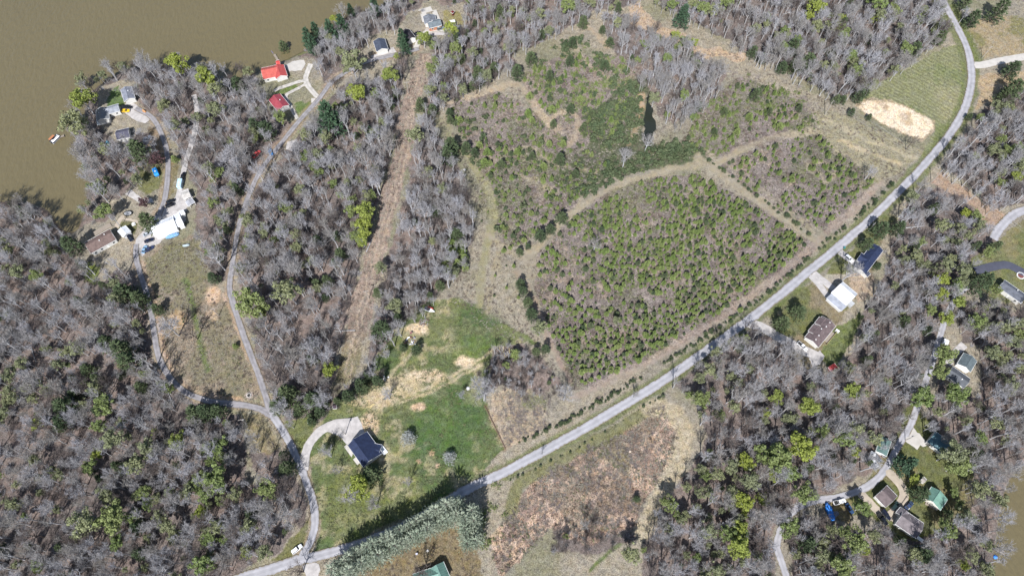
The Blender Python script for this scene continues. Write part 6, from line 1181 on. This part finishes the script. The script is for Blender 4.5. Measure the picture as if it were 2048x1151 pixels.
# utility poles
def pole(px, py, h, label, ang, tr=False):
    x, y, z = ground_at(px, py); o = thing('utility_pole', label, 'utility pole', (x, y, z), R(ang), 'utility poles'); _used.add(label); b = MB(); b.tube([(0, 0, -1), (0, 0, h)], [.19, .12], WOODP, 7, True); b.build('post', o); b = MB(); b.box(-1.3, 1.3, -.08, .08, h - .75, h - .58, WOODP); c = b.build('crossarm', o)
    for q in (-1.15, 0, 1.15): b = MB(); b.tube([(q, 0, h - .58), (q, 0, h - .3)], [.07, .05], STONE, 6, True); b.build('insulator', c)
    if tr: b = MB(); b.tube([(.35, .2, h - 2.4), (.35, .2, h - 1.3)], [.28, .28], TIN, 9, True); b.build('transformer', o)
    return (x, y, z + h - .3)
pp = {}
for k, (px, py, h, lab, an, tr) in enumerate([(1649, 230, 11.5, 'tall utility pole in the rough field left of the sand patch', 50, False), (1862, 365, 11.5, 'tall utility pole beside the main road bend', 50, True), (1737, 461, 7.6, 'short utility pole beside the navy L-shaped house', 50, True), (438, 631, 8.5, 'utility pole on the dry field edge beside the winding lane', 10, False), (493, 847, 7.5, 'utility pole below the lane junction', 10, True),
        (1810, 880, 8.0, 'utility pole at the concrete slab beside the wooded lane', 20, True), (817, 186, 9, 'utility pole in the upper part of the cleared strip', 10, False), (797, 300, 9, 'utility pole in the middle of the cleared strip', 10, False), (738, 597, 9, 'utility pole in the lower part of the cleared strip', 10, False), (691, 868, 9, 'utility pole beside the curved gravel drive', 10, True), (1964, 116, 9, 'utility pole beside the white concrete drive', 10, False), (1700, 340, .1, '', 0, False)]):
    if h > 1: pp[k] = pole(px, py, h, lab, an, tr)
def wire(a, b_, label, sag=1.2):
    a, b_ = Vector(a), Vector(b_); o = MB(); n = 14
    for dx in (-.9, .9): o.tube([a.lerp(b_, i / n) + Vector((dx * .6, dx * .6, -sag * 4 * (i / n) * (1 - i / n))) for i in range(n + 1)], [.02] * (n + 1), TIN, 3)
    q = o.build('power_line'); tag(q, label, 'power line'); _used.add(label)
wire(pp[0], pp[1], 'power line crossing the rough field to the main road bend'); wire(pp[6], pp[7], 'power line along the upper cleared strip'); wire(pp[7], pp[8], 'power line along the lower cleared strip', 3); wire(pp[3], pp[4], 'power line beside the winding lane')
xx, yy = unproj(2130, 520, 10); wire(pp[1], (xx, yy, 11), 'power line from the main road bend to the right edge')
# bins, mailboxes and small yard things
def bin_(px, py, c, label):
    x, y, z = ground_at(px, py); o = thing('wheeled_bin', label, 'bin', (x, y, z)); m = paint(c, .5, .05); b = MB(); b.loft([[(-.28, -.25, 0), (.28, -.25, 0), (.28, .25, 0), (-.28, .25, 0)], [(-.38, -.34, 1.1), (.38, -.34, 1.1), (.38, .34, 1.1), (-.38, .34, 1.1)]], m); b.build('body', o); b = MB(); b.box(-.42, .42, -.38, .38, 1.1, 1.18, m); b.build('lid', o); _used.add(label)
bin_(1687.5, 496.5, (.03, .2, .22), 'teal wheeled bin at the drive entrance of the navy L-shaped house'); bin_(1621, 685, (.02, .04, .12), 'dark blue bin beside the white gable of the brown-roofed house'); bin_(834, 1107, (.5, .5, .6), 'pale bin standing on the brown lawn below the pine row')
def mailbox(px, py, label):
    x, y, z = ground_at(px, py); o = thing('mailbox', label, 'mailbox', (x, y, z), R(40)); b = MB(); b.box(-.06, .06, -.06, .06, -.3, 1.05, WOOD); b.build('post', o); b = MB(); b.loft([[(s, -.14, 1.05), (s, .14, 1.05), (s, .14, 1.25), (s, .07, 1.35), (s, -.07, 1.35), (s, -.14, 1.25)] for s in (-.3, .3)], RUBBER); b.build('box', o); _used.add(label)
mailbox(650.5, 1125, 'left of two black mailboxes by the bottom road junction'); mailbox(654, 1124.5, 'right of two black mailboxes by the bottom road junction'); mailbox(554, 861, 'black mailbox on the verge of the lane below the junction')
def yard_table(px, py, m, label):
    x, y, z = ground_at(px, py); o = thing('picnic_table', label, 'picnic table', (x, y, z), rng.uniform(0, 3)); b = MB(); b.box(-.9, .9, -.4, .4, .7, .76, m); b.build('table_top', o); _used.add(label)
    for s in (-1, 1): b = MB(); b.box(-.9, .9, s * .7 - .13, s * .7 + .13, .42, .47, m); b.build('bench', o); b = MB(); b.box(s * .6 - .05, s * .6 + .05, -.7, .7, -.1, .42, m); b.build('trestle', o)
yard_table(1674, 662, WHITE, 'white garden table behind the brown-roofed house'); yard_table(1720, 1010, WOOD, 'wooden picnic table under trees beside the fork drive'); yard_table(268, 449, WHITE, 'white garden table on the grass beside the small garage')
